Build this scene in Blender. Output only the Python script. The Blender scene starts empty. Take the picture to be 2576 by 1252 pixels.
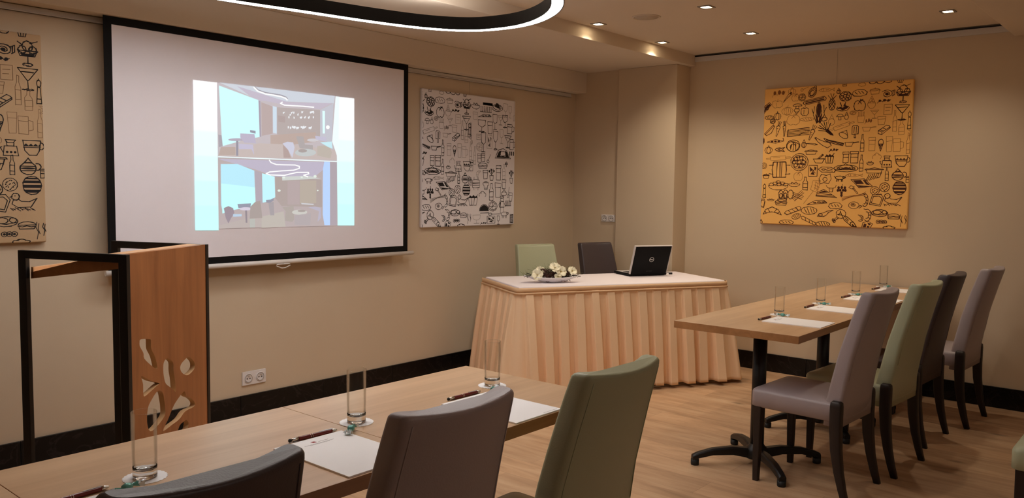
import bpy, bmesh, math, random
import numpy as np
from mathutils import Vector, Matrix
random.seed(7)
S = bpy.context.scene
COL = S.collection
PI = math.pi
R = math.radians

# ------------------------------------------------------------------ materials
def lin(c):
    def f(v):
        v /= 255.0
        return v/12.92 if v <= .04045 else ((v+.055)/1.055)**2.4
    return (f(c[0]), f(c[1]), f(c[2]), 1)

def mat(name, col, rough=.5, metal=0., bump=None, var=0., spec=.5, trans=0., sheen=0., coat=0.):
    m = bpy.data.materials.new(name); m.use_nodes = True
    nt = m.node_tree; b = nt.nodes['Principled BSDF']
    b.inputs['Base Color'].default_value = lin(col)
    b.inputs['Roughness'].default_value = rough
    b.inputs['Metallic'].default_value = metal
    b.inputs['Specular IOR Level'].default_value = spec
    b.inputs['Transmission Weight'].default_value = trans
    b.inputs['Coat Weight'].default_value = coat
    b.inputs['Sheen Weight'].default_value = sheen
    tc = nt.nodes.new('ShaderNodeTexCoord')
    if bump:
        n = nt.nodes.new('ShaderNodeTexNoise'); n.inputs['Scale'].default_value = bump[0]
        n.inputs['Detail'].default_value = 4
        nt.links.new(tc.outputs['Object'], n.inputs['Vector'])
        bp = nt.nodes.new('ShaderNodeBump'); bp.inputs['Strength'].default_value = bump[1]
        bp.inputs['Distance'].default_value = .002
        nt.links.new(n.outputs['Fac'], bp.inputs['Height']); nt.links.new(bp.outputs['Normal'], b.inputs['Normal'])
    if var:
        n = nt.nodes.new('ShaderNodeTexNoise'); n.inputs['Scale'].default_value = 3
        nt.links.new(tc.outputs['Object'], n.inputs['Vector'])
        mx = nt.nodes.new('ShaderNodeMix'); mx.data_type = 'RGBA'
        mx.inputs[6].default_value = lin([c*(1-var) for c in col]); mx.inputs[7].default_value = lin([min(255, c*(1+var)) for c in col])
        nt.links.new(n.outputs['Fac'], mx.inputs[0]); nt.links.new(mx.outputs[2], b.inputs['Base Color'])
    return m

def emis(name, col, strength):
    m = bpy.data.materials.new(name); m.use_nodes = True
    nt = m.node_tree; b = nt.nodes['Principled BSDF']
    b.inputs['Base Color'].default_value = (.02, .02, .02, 1)
    b.inputs['Emission Color'].default_value = lin(col)
    b.inputs['Emission Strength'].default_value = strength
    return m

def wood(name, dark, light, axis, stretch=14., scale=2.2, rough=.42, coords='Object', spots=0., ringy=0.):
    """streaky grain running along the given axis"""
    m = bpy.data.materials.new(name); m.use_nodes = True
    nt = m.node_tree; b = nt.nodes['Principled BSDF']; L = nt.links.new
    tc = nt.nodes.new('ShaderNodeTexCoord'); mp = nt.nodes.new('ShaderNodeMapping')
    sc = [scale*stretch]*3; sc[axis] = scale*.8
    mp.inputs['Scale'].default_value = sc
    L(tc.outputs[coords], mp.inputs['Vector'])
    n = nt.nodes.new('ShaderNodeTexNoise'); n.inputs['Scale'].default_value = 1.; n.inputs['Detail'].default_value = 6
    n.inputs['Roughness'].default_value = .6; n.inputs['Distortion'].default_value = .6
    L(mp.outputs[0], n.inputs['Vector'])
    n2 = nt.nodes.new('ShaderNodeTexNoise'); n2.inputs['Scale'].default_value = 1.6; n2.inputs['Detail'].default_value = 2
    mp2 = nt.nodes.new('ShaderNodeMapping'); s2 = [4.]*3; s2[axis] = .8; mp2.inputs['Scale'].default_value = s2
    L(tc.outputs[coords], mp2.inputs['Vector']); L(mp2.outputs[0], n2.inputs['Vector'])
    ad = nt.nodes.new('ShaderNodeMath'); ad.operation = 'MULTIPLY_ADD'; ad.inputs[1].default_value = .6
    L(n.outputs['Fac'], ad.inputs[0])
    m2 = nt.nodes.new('ShaderNodeMath'); m2.operation = 'MULTIPLY'; m2.inputs[1].default_value = .4
    L(n2.outputs['Fac'], m2.inputs[0]); L(m2.outputs[0], ad.inputs[2])
    cr = nt.nodes.new('ShaderNodeValToRGB')
    cr.color_ramp.elements[0].position = .36; cr.color_ramp.elements[0].color = lin(dark)
    cr.color_ramp.elements[1].position = .64; cr.color_ramp.elements[1].color = lin(light)
    L(ad.outputs[0], cr.inputs[0]); L(cr.outputs[0], b.inputs['Base Color'])
    b.inputs['Roughness'].default_value = rough
    return m

def floor_mat():
    m = bpy.data.materials.new('oak_laminate_planks'); m.use_nodes = True
    nt = m.node_tree; b = nt.nodes['Principled BSDF']; L = nt.links.new
    tc = nt.nodes.new('ShaderNodeTexCoord')
    mp = nt.nodes.new('ShaderNodeMapping'); mp.inputs['Rotation'].default_value = (0, 0, PI/2)
    L(tc.outputs['Object'], mp.inputs['Vector'])
    br = nt.nodes.new('ShaderNodeTexBrick')
    br.inputs['Scale'].default_value = 1; br.inputs['Brick Width'].default_value = 1.3; br.inputs['Row Height'].default_value = .19
    br.inputs['Mortar Size'].default_value = .0012; br.inputs['Mortar Smooth'].default_value = .3
    br.inputs['Color1'].default_value = (.38, .38, .38, 1); br.inputs['Color2'].default_value = (.62, .62, .62, 1)
    br.inputs['Mortar'].default_value = (.22, .22, .22, 1); br.offset = .37
    L(mp.outputs[0], br.inputs['Vector'])
    # streaks along Y
    mp2 = nt.nodes.new('ShaderNodeMapping'); mp2.inputs['Scale'].default_value = (17, 2.2, 1)
    L(tc.outputs['Object'], mp2.inputs['Vector'])
    n = nt.nodes.new('ShaderNodeTexNoise'); n.inputs['Scale'].default_value = 1; n.inputs['Detail'].default_value = 7; n.inputs['Roughness'].default_value = .62; n.inputs['Distortion'].default_value = .8
    L(mp2.outputs[0], n.inputs['Vector'])
    mp3 = nt.nodes.new('ShaderNodeMapping'); mp3.inputs['Scale'].default_value = (6, 1.2, 1)
    L(tc.outputs['Object'], mp3.inputs['Vector'])
    n3 = nt.nodes.new('ShaderNodeTexNoise'); n3.inputs['Scale'].default_value = 1; n3.inputs['Detail'].default_value = 3
    L(mp3.outputs[0], n3.inputs['Vector'])
    # knots: small dark stretched blobs
    mp4 = nt.nodes.new('ShaderNodeMapping'); mp4.inputs['Scale'].default_value = (9, 3.6, 1)
    L(tc.outputs['Object'], mp4.inputs['Vector'])
    v = nt.nodes.new('ShaderNodeTexVoronoi'); v.inputs['Scale'].default_value = .55
    L(mp4.outputs[0], v.inputs['Vector'])
    kr = nt.nodes.new('ShaderNodeMapRange'); kr.inputs['From Min'].default_value = .03; kr.inputs['From Max'].default_value = .13
    kr.inputs['To Min'].default_value = .55; kr.inputs['To Max'].default_value = 1.
    L(v.outputs['Distance'], kr.inputs['Value'])
    a1 = nt.nodes.new('ShaderNodeMath'); a1.operation = 'MULTIPLY_ADD'; a1.inputs[1].default_value = .55; L(n.outputs['Fac'], a1.inputs[0])
    a2 = nt.nodes.new('ShaderNodeMath'); a2.operation = 'MULTIPLY'; a2.inputs[1].default_value = .45; L(n3.outputs['Fac'], a2.inputs[0]); L(a2.outputs[0], a1.inputs[2])
    cr = nt.nodes.new('ShaderNodeValToRGB')
    cr.color_ramp.elements[0].position = .22; cr.color_ramp.elements[0].color = lin((128, 98, 70))
    cr.color_ramp.elements[1].position = .78; cr.color_ramp.elements[1].color = lin((212, 184, 150))
    e = cr.color_ramp.elements.new(.5); e.color = lin((186, 150, 116))
    L(a1.outputs[0], cr.inputs[0])
    mx = nt.nodes.new('ShaderNodeMix'); mx.data_type = 'RGBA'; mx.blend_type = 'OVERLAY'; mx.inputs[0].default_value = .55
    L(cr.outputs[0], mx.inputs[6]); L(br.outputs['Color'], mx.inputs[7])
    mk = nt.nodes.new('ShaderNodeMix'); mk.data_type = 'RGBA'; mk.blend_type = 'MULTIPLY'; mk.inputs[0].default_value = 1
    L(mx.outputs[2], mk.inputs[6]); L(kr.outputs[0], mk.inputs[7])
    L(mk.outputs[2], b.inputs['Base Color'])
    b.inputs['Roughness'].default_value = .5
    return m

def marble_mat():
    m = bpy.data.materials.new('black_marble_tile'); m.use_nodes = True
    nt = m.node_tree; b = nt.nodes['Principled BSDF']; L = nt.links.new
    tc = nt.nodes.new('ShaderNodeTexCoord')
    n = nt.nodes.new('ShaderNodeTexNoise'); n.inputs['Scale'].default_value = 4; n.inputs['Detail'].default_value = 8; n.inputs['Distortion'].default_value = 2.2
    L(tc.outputs['Object'], n.inputs['Vector'])
    cr = nt.nodes.new('ShaderNodeValToRGB')
    cr.color_ramp.elements[0].position = .485; cr.color_ramp.elements[0].color = lin((8, 7, 8))
    cr.color_ramp.elements[1].position = .53; cr.color_ramp.elements[1].color = lin((8, 7, 8))
    e = cr.color_ramp.elements.new(.507); e.color = lin((34, 31, 32))
    L(n.outputs['Fac'], cr.inputs[0]); L(cr.outputs[0], b.inputs['Base Color'])
    b.inputs['Roughness'].default_value = .3; b.inputs['Specular IOR Level'].default_value = .3
    return m

M = {}
M['wall'] = mat('cream_wall_paint', (208, 190, 165), .85, bump=(180, .08), var=.012, spec=.2)
M['ceiling'] = mat('ceiling_paint', (220, 207, 190), .9, var=.01, spec=.2)
M['floor'] = floor_mat()
M['marble'] = marble_mat()
M['joint'] = mat('dark_grout', (40, 36, 34), .8)
M['table'] = wood('light_oak_laminate', (192, 156, 120), (212, 178, 142), 0, 16, 1.6, .3)
M['tedge'] = wood('oak_edge_band', (150, 104, 62), (176, 126, 80), 0, 10, 2, .45)
M['panel'] = wood('oak_veneer', (138, 84, 46), (176, 116, 70), 2, 12, 1.7, .45)
M['pcut'] = mat('pale_cut_wood', (206, 168, 122), .6)
M['lectop'] = wood('pale_oak_top', (196, 150, 108), (216, 172, 128), 0, 12, 2, .4)
M['black'] = mat('black_powder_coat', (14, 13, 14), .42, spec=.4)
M['blackm'] = mat('matte_black_fabric', (9, 8, 9), .75, spec=.2)
M['ring'] = mat('black_lamp_housing', (9, 7, 7), .7, spec=.25)
M['screen'] = mat('white_screen_fabric', (238, 234, 242), .85, spec=.1)
M['white'] = mat('white_plastic', (225, 220, 216), .4)
M['alu'] = mat('brushed_grey_rail', (150, 145, 140), .45, .4)
M['railw'] = mat('white_rail', (206, 202, 198), .45)
M['shadowgap'] = mat('painted_gap_shade', (26, 22, 20), .8)
M['greige'] = mat('greige_leatherette', (162, 150, 152), .42, bump=(260, .25), var=.02)
M['green'] = mat('sage_green_leatherette', (172, 176, 146), .42, bump=(260, .25), var=.02)
M['brown'] = mat('dark_brown_leatherette', (68, 58, 61), .42, bump=(260, .25), var=.02)
M['wenge'] = mat('dark_wenge_wood', (32, 20, 16), .5, bump=(90, .15), var=.12)
M['skirt'] = mat('peach_satin_cloth', (244, 210, 172), .7, bump=(400, .12))
M['hem'] = mat('peach_cloth_hem', (224, 186, 146), .6)
M['cloth'] = mat('white_table_linen', (236, 228, 232), .75, bump=(300, .15))
M['paper'] = mat('white_paper', (252, 250, 250), .8)
M['ink'] = mat('grey_print', (120, 112, 112), .8)
M['redink'] = mat('red_print', (150, 40, 36), .8)
M['pen'] = mat('burgundy_lacquer', (104, 22, 20), .3)
M['chrome'] = mat('chrome', (215, 212, 208), .18, 1.)
M['rubber'] = mat('black_rubber', (12, 12, 12), .6)
M['teal'] = mat('teal_foil', (96, 158, 148), .3, .2)
M['wrap'] = mat('clear_wrap_white', (222, 228, 228), .15)
M['laptop'] = mat('black_lid', (9, 8, 9), .55, spec=.15)
M['silver'] = mat('silver_plastic', (206, 200, 198), .45, .1)
M['keys'] = mat('dark_keys', (30, 30, 32), .6)
M['logo'] = mat('bright_metal_logo', (216, 214, 212), .3, .2)
M['dim'] = mat('dim_grey_print', (60, 60, 62), .5)
M['petal'] = mat('cream_petal', (240, 234, 205), .6)
M['stamen'] = mat('yellow_stamen', (196, 160, 70), .7)
M['leafd'] = mat('dark_leaf', (34, 36, 24), .6)
M['leafg'] = mat('olive_grass', (92, 96, 58), .6)
M['twig'] = mat('dark_red_twig', (70, 36, 26), .7)
M['bowl'] = mat('white_ceramic', (232, 228, 230), .2)
M['canvasW'] = mat('pale_grey_canvas', (236, 232, 236), .85, bump=(500, .2))
M['canvasY'] = mat('ochre_canvas', (252, 194, 108), .85, bump=(500, .2))
M['canvasB'] = mat('beige_canvas', (192, 162, 126), .85, bump=(500, .2))
M['inkK'] = mat('black_doodle_ink', (26, 22, 24), .85)
M['inkB'] = mat('brown_doodle_ink', (70, 32, 14), .85)
M['inkY'] = mat('faded_doodle_ink', (140, 84, 36), .85)
M['inkG'] = mat('grey_doodle_ink', (110, 104, 104), .85)
M['inkT'] = mat('tan_doodle_ink', (128, 100, 72), .85)
M['socket'] = mat('white_socket_plastic', (226, 222, 222), .35)
M['socketd'] = mat('socket_shadow_grey', (70, 64, 62), .5)
M['wire'] = mat('thin_steel_wire', (170, 158, 140), .4, .5)
M['grille'] = mat('speaker_grille', (216, 202, 184), .7)
M['led'] = emis('led_strip', (255, 251, 248), 54)
M['ledup'] = emis('added_uplight', (255, 246, 238), 34)
M['bulb'] = emis('halogen_spot', (255, 226, 180), 60)
g = bpy.data.materials.new('clear_glass'); g.use_nodes = True
b = g.node_tree.nodes['Principled BSDF']; b.inputs['Transmission Weight'].default_value = 1; b.inputs['Roughness'].default_value = 0.0
b.inputs['IOR'].default_value = 1.48; b.inputs['Base Color'].default_value = (.97, .98, .975, 1)
M['glass'] = g
g = bpy.data.materials.new('thin_glass_wall'); g.use_nodes = True
nt = g.node_tree; nt.nodes.remove(nt.nodes['Principled BSDF'])
tr_ = nt.nodes.new('ShaderNodeBsdfTransparent'); tr_.inputs[0].default_value = (.985, .985, .98, 1)
gl_ = nt.nodes.new('ShaderNodeBsdfGlossy'); gl_.inputs['Roughness'].default_value = .02
lw = nt.nodes.new('ShaderNodeLayerWeight'); lw.inputs[0].default_value = .18
mx_ = nt.nodes.new('ShaderNodeMixShader'); ml = nt.nodes.new('ShaderNodeMath'); ml.operation = 'MULTIPLY'; ml.inputs[1].default_value = .5
nt.links.new(lw.outputs['Fresnel'], ml.inputs[0]); nt.links.new(ml.outputs[0], mx_.inputs[0])
nt.links.new(tr_.outputs[0], mx_.inputs[1]); nt.links.new(gl_.outputs[0], mx_.inputs[2])
nt.links.new(mx_.outputs[0], nt.nodes['Material Output'].inputs[0])
M['thin'] = g

# ------------------------------------------------------------------ helpers
def tag(o, label=None, cat=None, group=None, kind=None):
    if label: o['label'] = label
    if cat: o['category'] = cat
    if group: o['group'] = group
    if kind: o['kind'] = kind
    return o

def empty(name, loc=(0, 0, 0), rz=0., label=None, cat=None, group=None):
    o = bpy.data.objects.new(name, None); COL.objects.link(o); o.empty_display_size = .1
    o.location = loc; o.rotation_euler = (0, 0, rz)
    return tag(o, label, cat, group)

class MB:
    """collects shapes into one mesh"""
    def __init__(s): s.v = []; s.f = []; s.m = []; s.sm = []
    def add(s, vs, fs, mi=0, smooth=False):
        o = len(s.v); s.v += [tuple(p) for p in vs]
        for f in fs: s.f.append([i+o for i in f]); s.m.append(mi); s.sm.append(smooth)
    def box(s, x0, x1, y0, y1, z0, z1, mi=0, T=None):
        vs = [(x, y, z) for z in (z0, z1) for y in (y0, y1) for x in (x0, x1)]
        if T is not None: vs = [tuple(T @ Vector(p)) for p in vs]
        s.add(vs, [(0, 2, 3, 1), (4, 5, 7, 6), (0, 1, 5, 4), (2, 6, 7, 3), (0, 4, 6, 2), (1, 3, 7, 5)], mi)
    def loft(s, rings, mi=0, smooth=True, caps=True, closed=True):
        n = len(rings[0]); vs = [p for r in rings for p in r]; fs = []
        for k in range(len(rings)-1):
            for i in range(n if closed else n-1):
                j = (i+1) % n
                fs.append((k*n+i, k*n+j, (k+1)*n+j, (k+1)*n+i))
        o = len(s.v); s.add(vs, fs, mi, smooth)
        if caps and closed:
            s.f.append([o+i for i in range(n)][::-1]); s.m.append(mi); s.sm.append(False)
            s.f.append([o+(len(rings)-1)*n+i for i in range(n)]); s.m.append(mi); s.sm.append(False)
    def lathe(s, prof, n=32, mi=0, c=(0, 0, 0), smooth=True, sx=1, sy=1):
        rings = [[(c[0]+sx*r*math.cos(2*PI*i/n), c[1]+sy*r*math.sin(2*PI*i/n), c[2]+z) for i in range(n)] for r, z in prof]
        s.loft(rings, mi, smooth, caps=False)
        o = len(s.v)-n*len(prof)
        if prof[0][0] > 1e-5: s.f.append([o+i for i in range(n)][::-1]); s.m.append(mi); s.sm.append(False)
        if prof[-1][0] > 1e-5: s.f.append([o+(len(prof)-1)*n+i for i in range(n)]); s.m.append(mi); s.sm.append(False)
    def tube(s, pts, r, n=8, mi=0, caps=True):
        pts = [Vector(p) for p in pts]; rings = []
        up = Vector((0, 0, 1))
        for i, p in enumerate(pts):
            d = (pts[min(i+1, len(pts)-1)]-pts[max(i-1, 0)]).normalized()
            a = d.cross(up)
            if a.length < 1e-3: a = d.cross(Vector((1, 0, 0)))
            a.normalize(); bb = a.cross(d)
            rr = r[i] if isinstance(r, (list, tuple)) else r
            rings.append([tuple(p+a*rr*math.cos(2*PI*k/n)+bb*rr*math.sin(2*PI*k/n)) for k in range(n)])
        s.loft(rings, mi, True, caps)
    def build(s, name, mats, parent=None, bevel=0., seg=2, loc=None, rot=None, angle=40):
        me = bpy.data.meshes.new(name); me.from_pydata(s.v, [], s.f)
        for m_ in (mats if isinstance(mats, (list, tuple)) else [mats]): me.materials.append(m_)
        for p, mi, sm in zip(me.polygons, s.m, s.sm): p.material_index = mi; p.use_smooth = sm
        bm = bmesh.new(); bm.from_mesh(me); bmesh.ops.recalc_face_normals(bm, faces=bm.faces); bm.to_mesh(me); bm.free()
        o = bpy.data.objects.new(name, me); COL.objects.link(o)
        if parent: o.parent = parent
        if loc: o.location = loc
        if rot: o.rotation_euler = rot
        if bevel:
            bv = o.modifiers.new('bevel', 'BEVEL'); bv.width = bevel; bv.segments = seg; bv.limit_method = 'ANGLE'; bv.angle_limit = R(angle)
            bv.harden_normals = False
            for p in me.polygons: p.use_smooth = True
            wn = o.modifiers.new('wn', 'WEIGHTED_NORMAL'); wn.keep_sharp = True
        return o

def copy_tree(o, parent=None):
    c = o.copy(); COL.objects.link(c)
    if parent: c.parent = parent
    for ch in list(o.children): copy_tree(ch, c)
    return c

def rrect(w, d, r, n=5, cx=0, cy=0):
    """rounded rectangle in xy, counter-clockwise"""
    pts = []
    for sx, sy, a0 in ((1, 1, 0), (-1, 1, 90), (-1, -1, 180), (1, -1, 270)):
        for k in range(n+1):
            a = R(a0+90*k/n)
            pts.append((cx+sx*(w/2-r)+r*math.cos(a), cy+sy*(d/2-r)+r*math.sin(a)))
    return pts

def struct(o): o['kind'] = 'structure'; return o

def homog(src, dst):
    A = []; B = []
    for (x, y), (u, v) in zip(src, dst):
        A.append([x, y, 1, 0, 0, 0, -u*x, -u*y]); B.append(u)
        A.append([0, 0, 0, x, y, 1, -v*x, -v*y]); B.append(v)
    h = np.linalg.solve(np.array(A, float), np.array(B, float))
    def f(x, y):
        d = h[6]*x+h[7]*y+1
        return ((h[0]*x+h[1]*y+h[2])/d, (h[3]*x+h[4]*y+h[5])/d)
    return f

# ------------------------------------------------------------------ room dimensions
YW = 4.394      # screen wall
XR = 6.20       # right wall
XC = 6.012       # short wall in the far corner
XP, YP0, YP1 = 5.982, 3.362, 3.920   # pillar
ZU, ZL, YF = 2.515, 2.425, 3.315     # upper ceiling, lower ceiling, step between them
HB = .139
X0, Y0 = -3.2, -3.6                  # rear and near walls behind the camera

m = MB(); m.box(X0, XR, Y0, YW, -.05, 0)
struct(m.build('floor', M['floor']))
m = MB(); m.box(X0-.1, XR+.2, YW, YW+.12, 0, 2.7)
struct(m.build('wall_screen', M['wall']))
m = MB(); m.box(XC, XR, YP1, YW, 0, ZL)
struct(m.build('wall_corner', M['wall']))
m = MB(); m.box(XR, XR+.12, Y0, YW, 0, 2.7)
struct(m.build('wall_right', M['wall']))
m = MB(); m.box(XP, XR, YP0, YP1, 0, ZL)
struct(m.build('wall_pillar', M['wall'], bevel=.004))
m = MB(); m.box(X0-.12, X0, Y0, YW, 0, 2.7)
struct(m.build('wall_left', M['wall']))
m = MB(); m.box(X0-.1, XR+.1, Y0-.12, Y0, 0, 2.7)
struct(m.build('wall_rear', M['wall']))
# upper ceiling
m = MB(); m.box(X0, XR, Y0, YF, ZU, ZU+.08)
struct(m.build('ceiling', M['ceiling']))
# lowered part over the screen wall, with its step
m = MB(); m.box(X0, XR, YF, YW, ZL, ZU+.08)
struct(m.build('ceiling_lowered', M['ceiling'], bevel=.004))
# boxed beam running along the screen wall
m = MB(); m.box(X0, XC+.01, 4.275, YW, 2.248, ZL)
struct(m.build('trim_1', M['ceiling'], bevel=.004))
# lowered beam at the right edge
m = MB(); m.box(X0, XR, .35, 1.045, 2.43, ZU)
struct(m.build('trim_2', M['ceiling'], bevel=.004))

# black marble baseboards, tiles with open joints
def baseboard(name, horiz, a0, a1, c, tile=.6, off=0.):
    m = MB(); t = .014
    a = a0
    first = True
    while a < a1-.01:
        b_ = min(a1, a+(off if first and off else tile)); first = False
        if horiz == 'X+': m.box(a+.001, b_-.001, c-t, c, 0, HB)
        elif horiz == 'Y+': m.box(c-t, c, a+.001, b_-.001, 0, HB)
        a = b_
    return struct(m.build(name, M['marble'], bevel=.0015))
baseboard('baseboard_screen', 'X+', X0, XC, YW, off=.46)
baseboard('baseboard_right', 'Y+', Y0, YP0, XR, off=.5)
baseboard('baseboard_pillar', 'Y+', YP0, YP1, XP)
baseboard('baseboard_corner', 'Y+', YP1, YW, XC)
baseboard('baseboard_pillar_side', 'X+', XP, XR-.014, YP0)

# picture rails
m = MB(); m.box(X0+.1, 5.93, YW-.016, YW, 2.214, 2.244); m.box(X0+.1, 5.93, YW-.022, YW, 2.214, 2.219)
tag(m.build('picture_rail', M['railw'], bevel=.002), 'pale grey picture rail under the boxed beam on the screen wall', 'rail')
r = empty('picture_rail', (XR, 2.2, 2.5), 0, 'grey picture rail with a painted dark shadow line on the wall above the ochre canvas', 'rail')
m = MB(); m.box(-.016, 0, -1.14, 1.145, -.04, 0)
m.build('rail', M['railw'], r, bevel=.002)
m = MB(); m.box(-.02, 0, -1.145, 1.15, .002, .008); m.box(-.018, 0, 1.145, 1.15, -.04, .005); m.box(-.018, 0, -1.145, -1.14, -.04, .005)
m.build('shadow_gap_strip', M['shadowgap'], r)  # solid dark strip, its colour stands in for shade above the rail

# ------------------------------------------------------------------ ring lamp
def catmull(P, n=14):
    out = []; N = len(P)
    for i in range(N):
        p0, p1, p2, p3 = [Vector(P[(i+k) % N]) for k in (-1, 0, 1, 2)]
        for k in range(n):
            t = k/n
            out.append(.5*((2*p1)+(-p0+p2)*t+(2*p0-5*p1+4*p2-p3)*t*t+(-p0+3*p1-3*p2+p3)*t**3))
    return out
RP = [(2.08, 3.541), (2.42, 3.47), (2.82, 3.385), (3.12, 3.28), (3.315, 3.12), (3.377, 2.9), (3.345, 2.69), (3.22, 2.47), (3.03, 2.285),
      (2.75, 2.12), (2.35, 1.98), (1.9, 2.0), (1.5, 2.25), (1.3, 2.65), (1.3, 3.1), (1.48, 3.42), (1.75, 3.545)]
ringc = catmull(RP)
def ring_prof(pts, prof):
    N = len(pts); rings = []
    for i in range(N):
        t = (pts[(i+1) % N]-pts[i-1]); t = Vector((t.x, t.y)).normalized()
        nrm = Vector((t.y, -t.x))      # inward (path runs clockwise)
        rings.append([(pts[i].x+nrm.x*a, pts[i].y+nrm.y*a, z) for a, z in prof])
    rings.append(rings[0]); return rings
zb = 2.25
W_ = .062
lamp = empty('pendant_lamp', (2.2, 2.8, zb), 0, 'large black curved pendant lamp with a glowing white underside', 'lamp')
cc = Vector((2.2, 2.8, zb))
def shift(rings, c): return [[(x-c.x, y-c.y, z-c.z) for x, y, z in r_] for r_ in rings]
m = MB(); m.loft(shift(ring_prof(ringc, [(0, zb), (.004, zb), (.004, zb+.012), (W_-.004, zb+.012), (W_-.004, zb), (W_, zb), (W_, zb+.066), (0, zb+.066)]), cc), caps=False, smooth=False)
m.build('housing', M['ring'], lamp)
m = MB(); m.loft(shift(ring_prof(ringc, [(.005, zb+.001), (W_-.005, zb+.001), (W_-.005, zb+.011), (.005, zb+.011)]), cc), caps=False, smooth=False)
m.build('light_strip', M['led'], lamp)
m = MB(); m.loft(shift(ring_prof(ringc, [(.012, zb+.0655), (W_-.012, zb+.0655), (W_-.012, zb+.068), (.012, zb+.068)]), cc), caps=False, smooth=False)
m.build('added_uplight_strip', M['ledup'], lamp)  # unseen glowing strip added on top to lighten the ceiling
for k in (134, 160, 188, 206):
    p = ringc[k % len(ringc)]
    m = MB(); zt_ = (ZL if p.y > YF else ZU)
    x_, y_ = p.x-cc.x, p.y-cc.y
    x_ += .03*(1 if p.x < 2.2 else -1); 
    m.tube([(x_, y_-.02, .06), (x_, y_-.02, zt_-zb)], .0012, 6)
    m.build('suspension_wire', M['wire'], lamp)

# ------------------------------------------------------------------ downlights
def downlight_proto():
    r = empty('downlight', (0, 0, 0))
    m = MB()
    s_ = .041; i_ = .027
    for z0, z1 in ((-.005, 0),):
        m.box(-s_, s_, -s_, -i_, z0, z1); m.box(-s_, s_, i_, s_, z0, z1); m.box(-s_, -i_, -i_, i_, z0, z1); m.box(i_, s_, -i_, i_, z0, z1)
    m.build('frame', M['alu'], r, bevel=.001)
    m = MB(); m.lathe([(.0, -.004), (.02, -.0045), (.026, -.003), (.026, -.0002)], 20)
    m.build('bulb', M['bulb'], r)
    return r
def spot(loc, e, size=125, blend=1., col=(1., .85, .66), aim=None):
    l = bpy.data.lights.new('spot_light', 'SPOT'); l.energy = e; l.spot_size = R(size); l.spot_blend = blend; l.color = col; l.shadow_soft_size = .03
    o = bpy.data.objects.new('spot_light', l); COL.objects.link(o); o.location = loc
    return o
SPOT_E = 21
dl0 = downlight_proto()
k_ = (ZU-1.41)/(2.531-1.41)
vis = [(4.674, 2.439, 'square ceiling downlight at the very top of the photo, right of the speaker'),
       (4.718, 3.267, 'square ceiling downlight nearest the black curved pendant lamp'),
       (5.629, 2.582, 'square ceiling downlight just left above the grey rail, between pillar and ochre canvas'),
       (5.584, 3.273, 'square ceiling downlight nearest the pillar, beside the ceiling step'),
       (5.663, 1.318, 'square ceiling downlight farthest right, near the end of the grey wall rail')]
hid = [(4.67, 1.3), (3.7, 2.35), (3.7, 1.2), (2.6, 1.2), (1.4, 1.2)]
for i, (x, y, lb) in enumerate(vis):
    o = dl0 if i == 0 else copy_tree(dl0)
    o.location = (x*k_, y*k_, ZU); o.rotation_euler = (0, 0, R(45)*0)
    tag(o, lb, 'downlight', 'square downlights in the upper ceiling')
    sp = spot((0, 0, -.012), SPOT_E*(1., 1., .9, 1.7, .85)[i]); sp.parent = o
for i, (x, y) in enumerate(hid[:1]):  # extra downlight added out of view to bring in more light
    o = copy_tree(dl0)
    for c in list(o.children):
        if c.type == 'LIGHT': pass
    o.location = (x*k_, y*k_, ZU)
    tag(o, 'extra unseen square ceiling downlight added above the chairs', 'downlight', 'square downlights in the upper ceiling')

# ceiling speaker
r = empty('ceiling_speaker', (4.72*k_, 2.89*k_, ZU), 0, 'round flush speaker in the ceiling between the downlights', 'speaker')
m = MB(); m.lathe([(.078, 0), (.078, -.003), (.084, -.006), (.09, -.005), (.092, 0)], 40); m.build('rim', M['grille'], r)
m = MB(); m.lathe([(0, -.004), (.077, -.004), (.077, -.001)], 40); m.build('grille', mat('speaker_mesh', (200, 186, 168), .8, bump=(900, .8)), r)

# ------------------------------------------------------------------ projection screen
YS = 4.30
SX0, SX1, SZ0, SZ1 = 1.866, 3.924, .955, 2.246
sc = empty('projection_screen', (2.9, YS, SZ0), 0, 'white pull-down projection screen with a black border on the wall', 'projection screen')
def rel(x0, x1, y0, y1, z0, z1): return (x0-2.9, x1-2.9, y0-YS, y1-YS, z0-SZ0, z1-SZ0)
bw = .040
m = MB(); m.box(*rel(SX0+bw, SX1-bw, YS, YS+.002, SZ0+bw, SZ1-bw)); m.build('screen_fabric', M['screen'], sc)
m = MB()
m.box(*rel(SX0, SX1, YS-.001, YS+.003, SZ1-bw, SZ1)); m.box(*rel(SX0, SX1, YS-.001, YS+.003, SZ0, SZ0+bw))
m.box(*rel(SX0, SX0+bw, YS-.001, YS+.003, SZ0+bw, SZ1-bw)); m.box(*rel(SX1-bw, SX1, YS-.001, YS+.003, SZ0+bw, SZ1-bw))
m.build('border', M['blackm'], sc)
m = MB(); m.tube([(1.849-2.9, 0, -.012), (3.975-2.9, 0, -.012)], .014, 16)
m.build('bottom_bar', M['white'], sc)
m = MB()
m.tube([(.0, -.012, -.026), (-.045, -.014, -.026), (-.05, -.014, -.036), (-.03, -.014, -.043), (-.012, -.014, -.05), (.012, -.014, -.05), (.03, -.014, -.043), (.05, -.014, -.036), (.045, -.014, -.026), (0, -.012, -.026)], .003, 8)
m.build('pull_handle', M['white'], sc)

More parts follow.
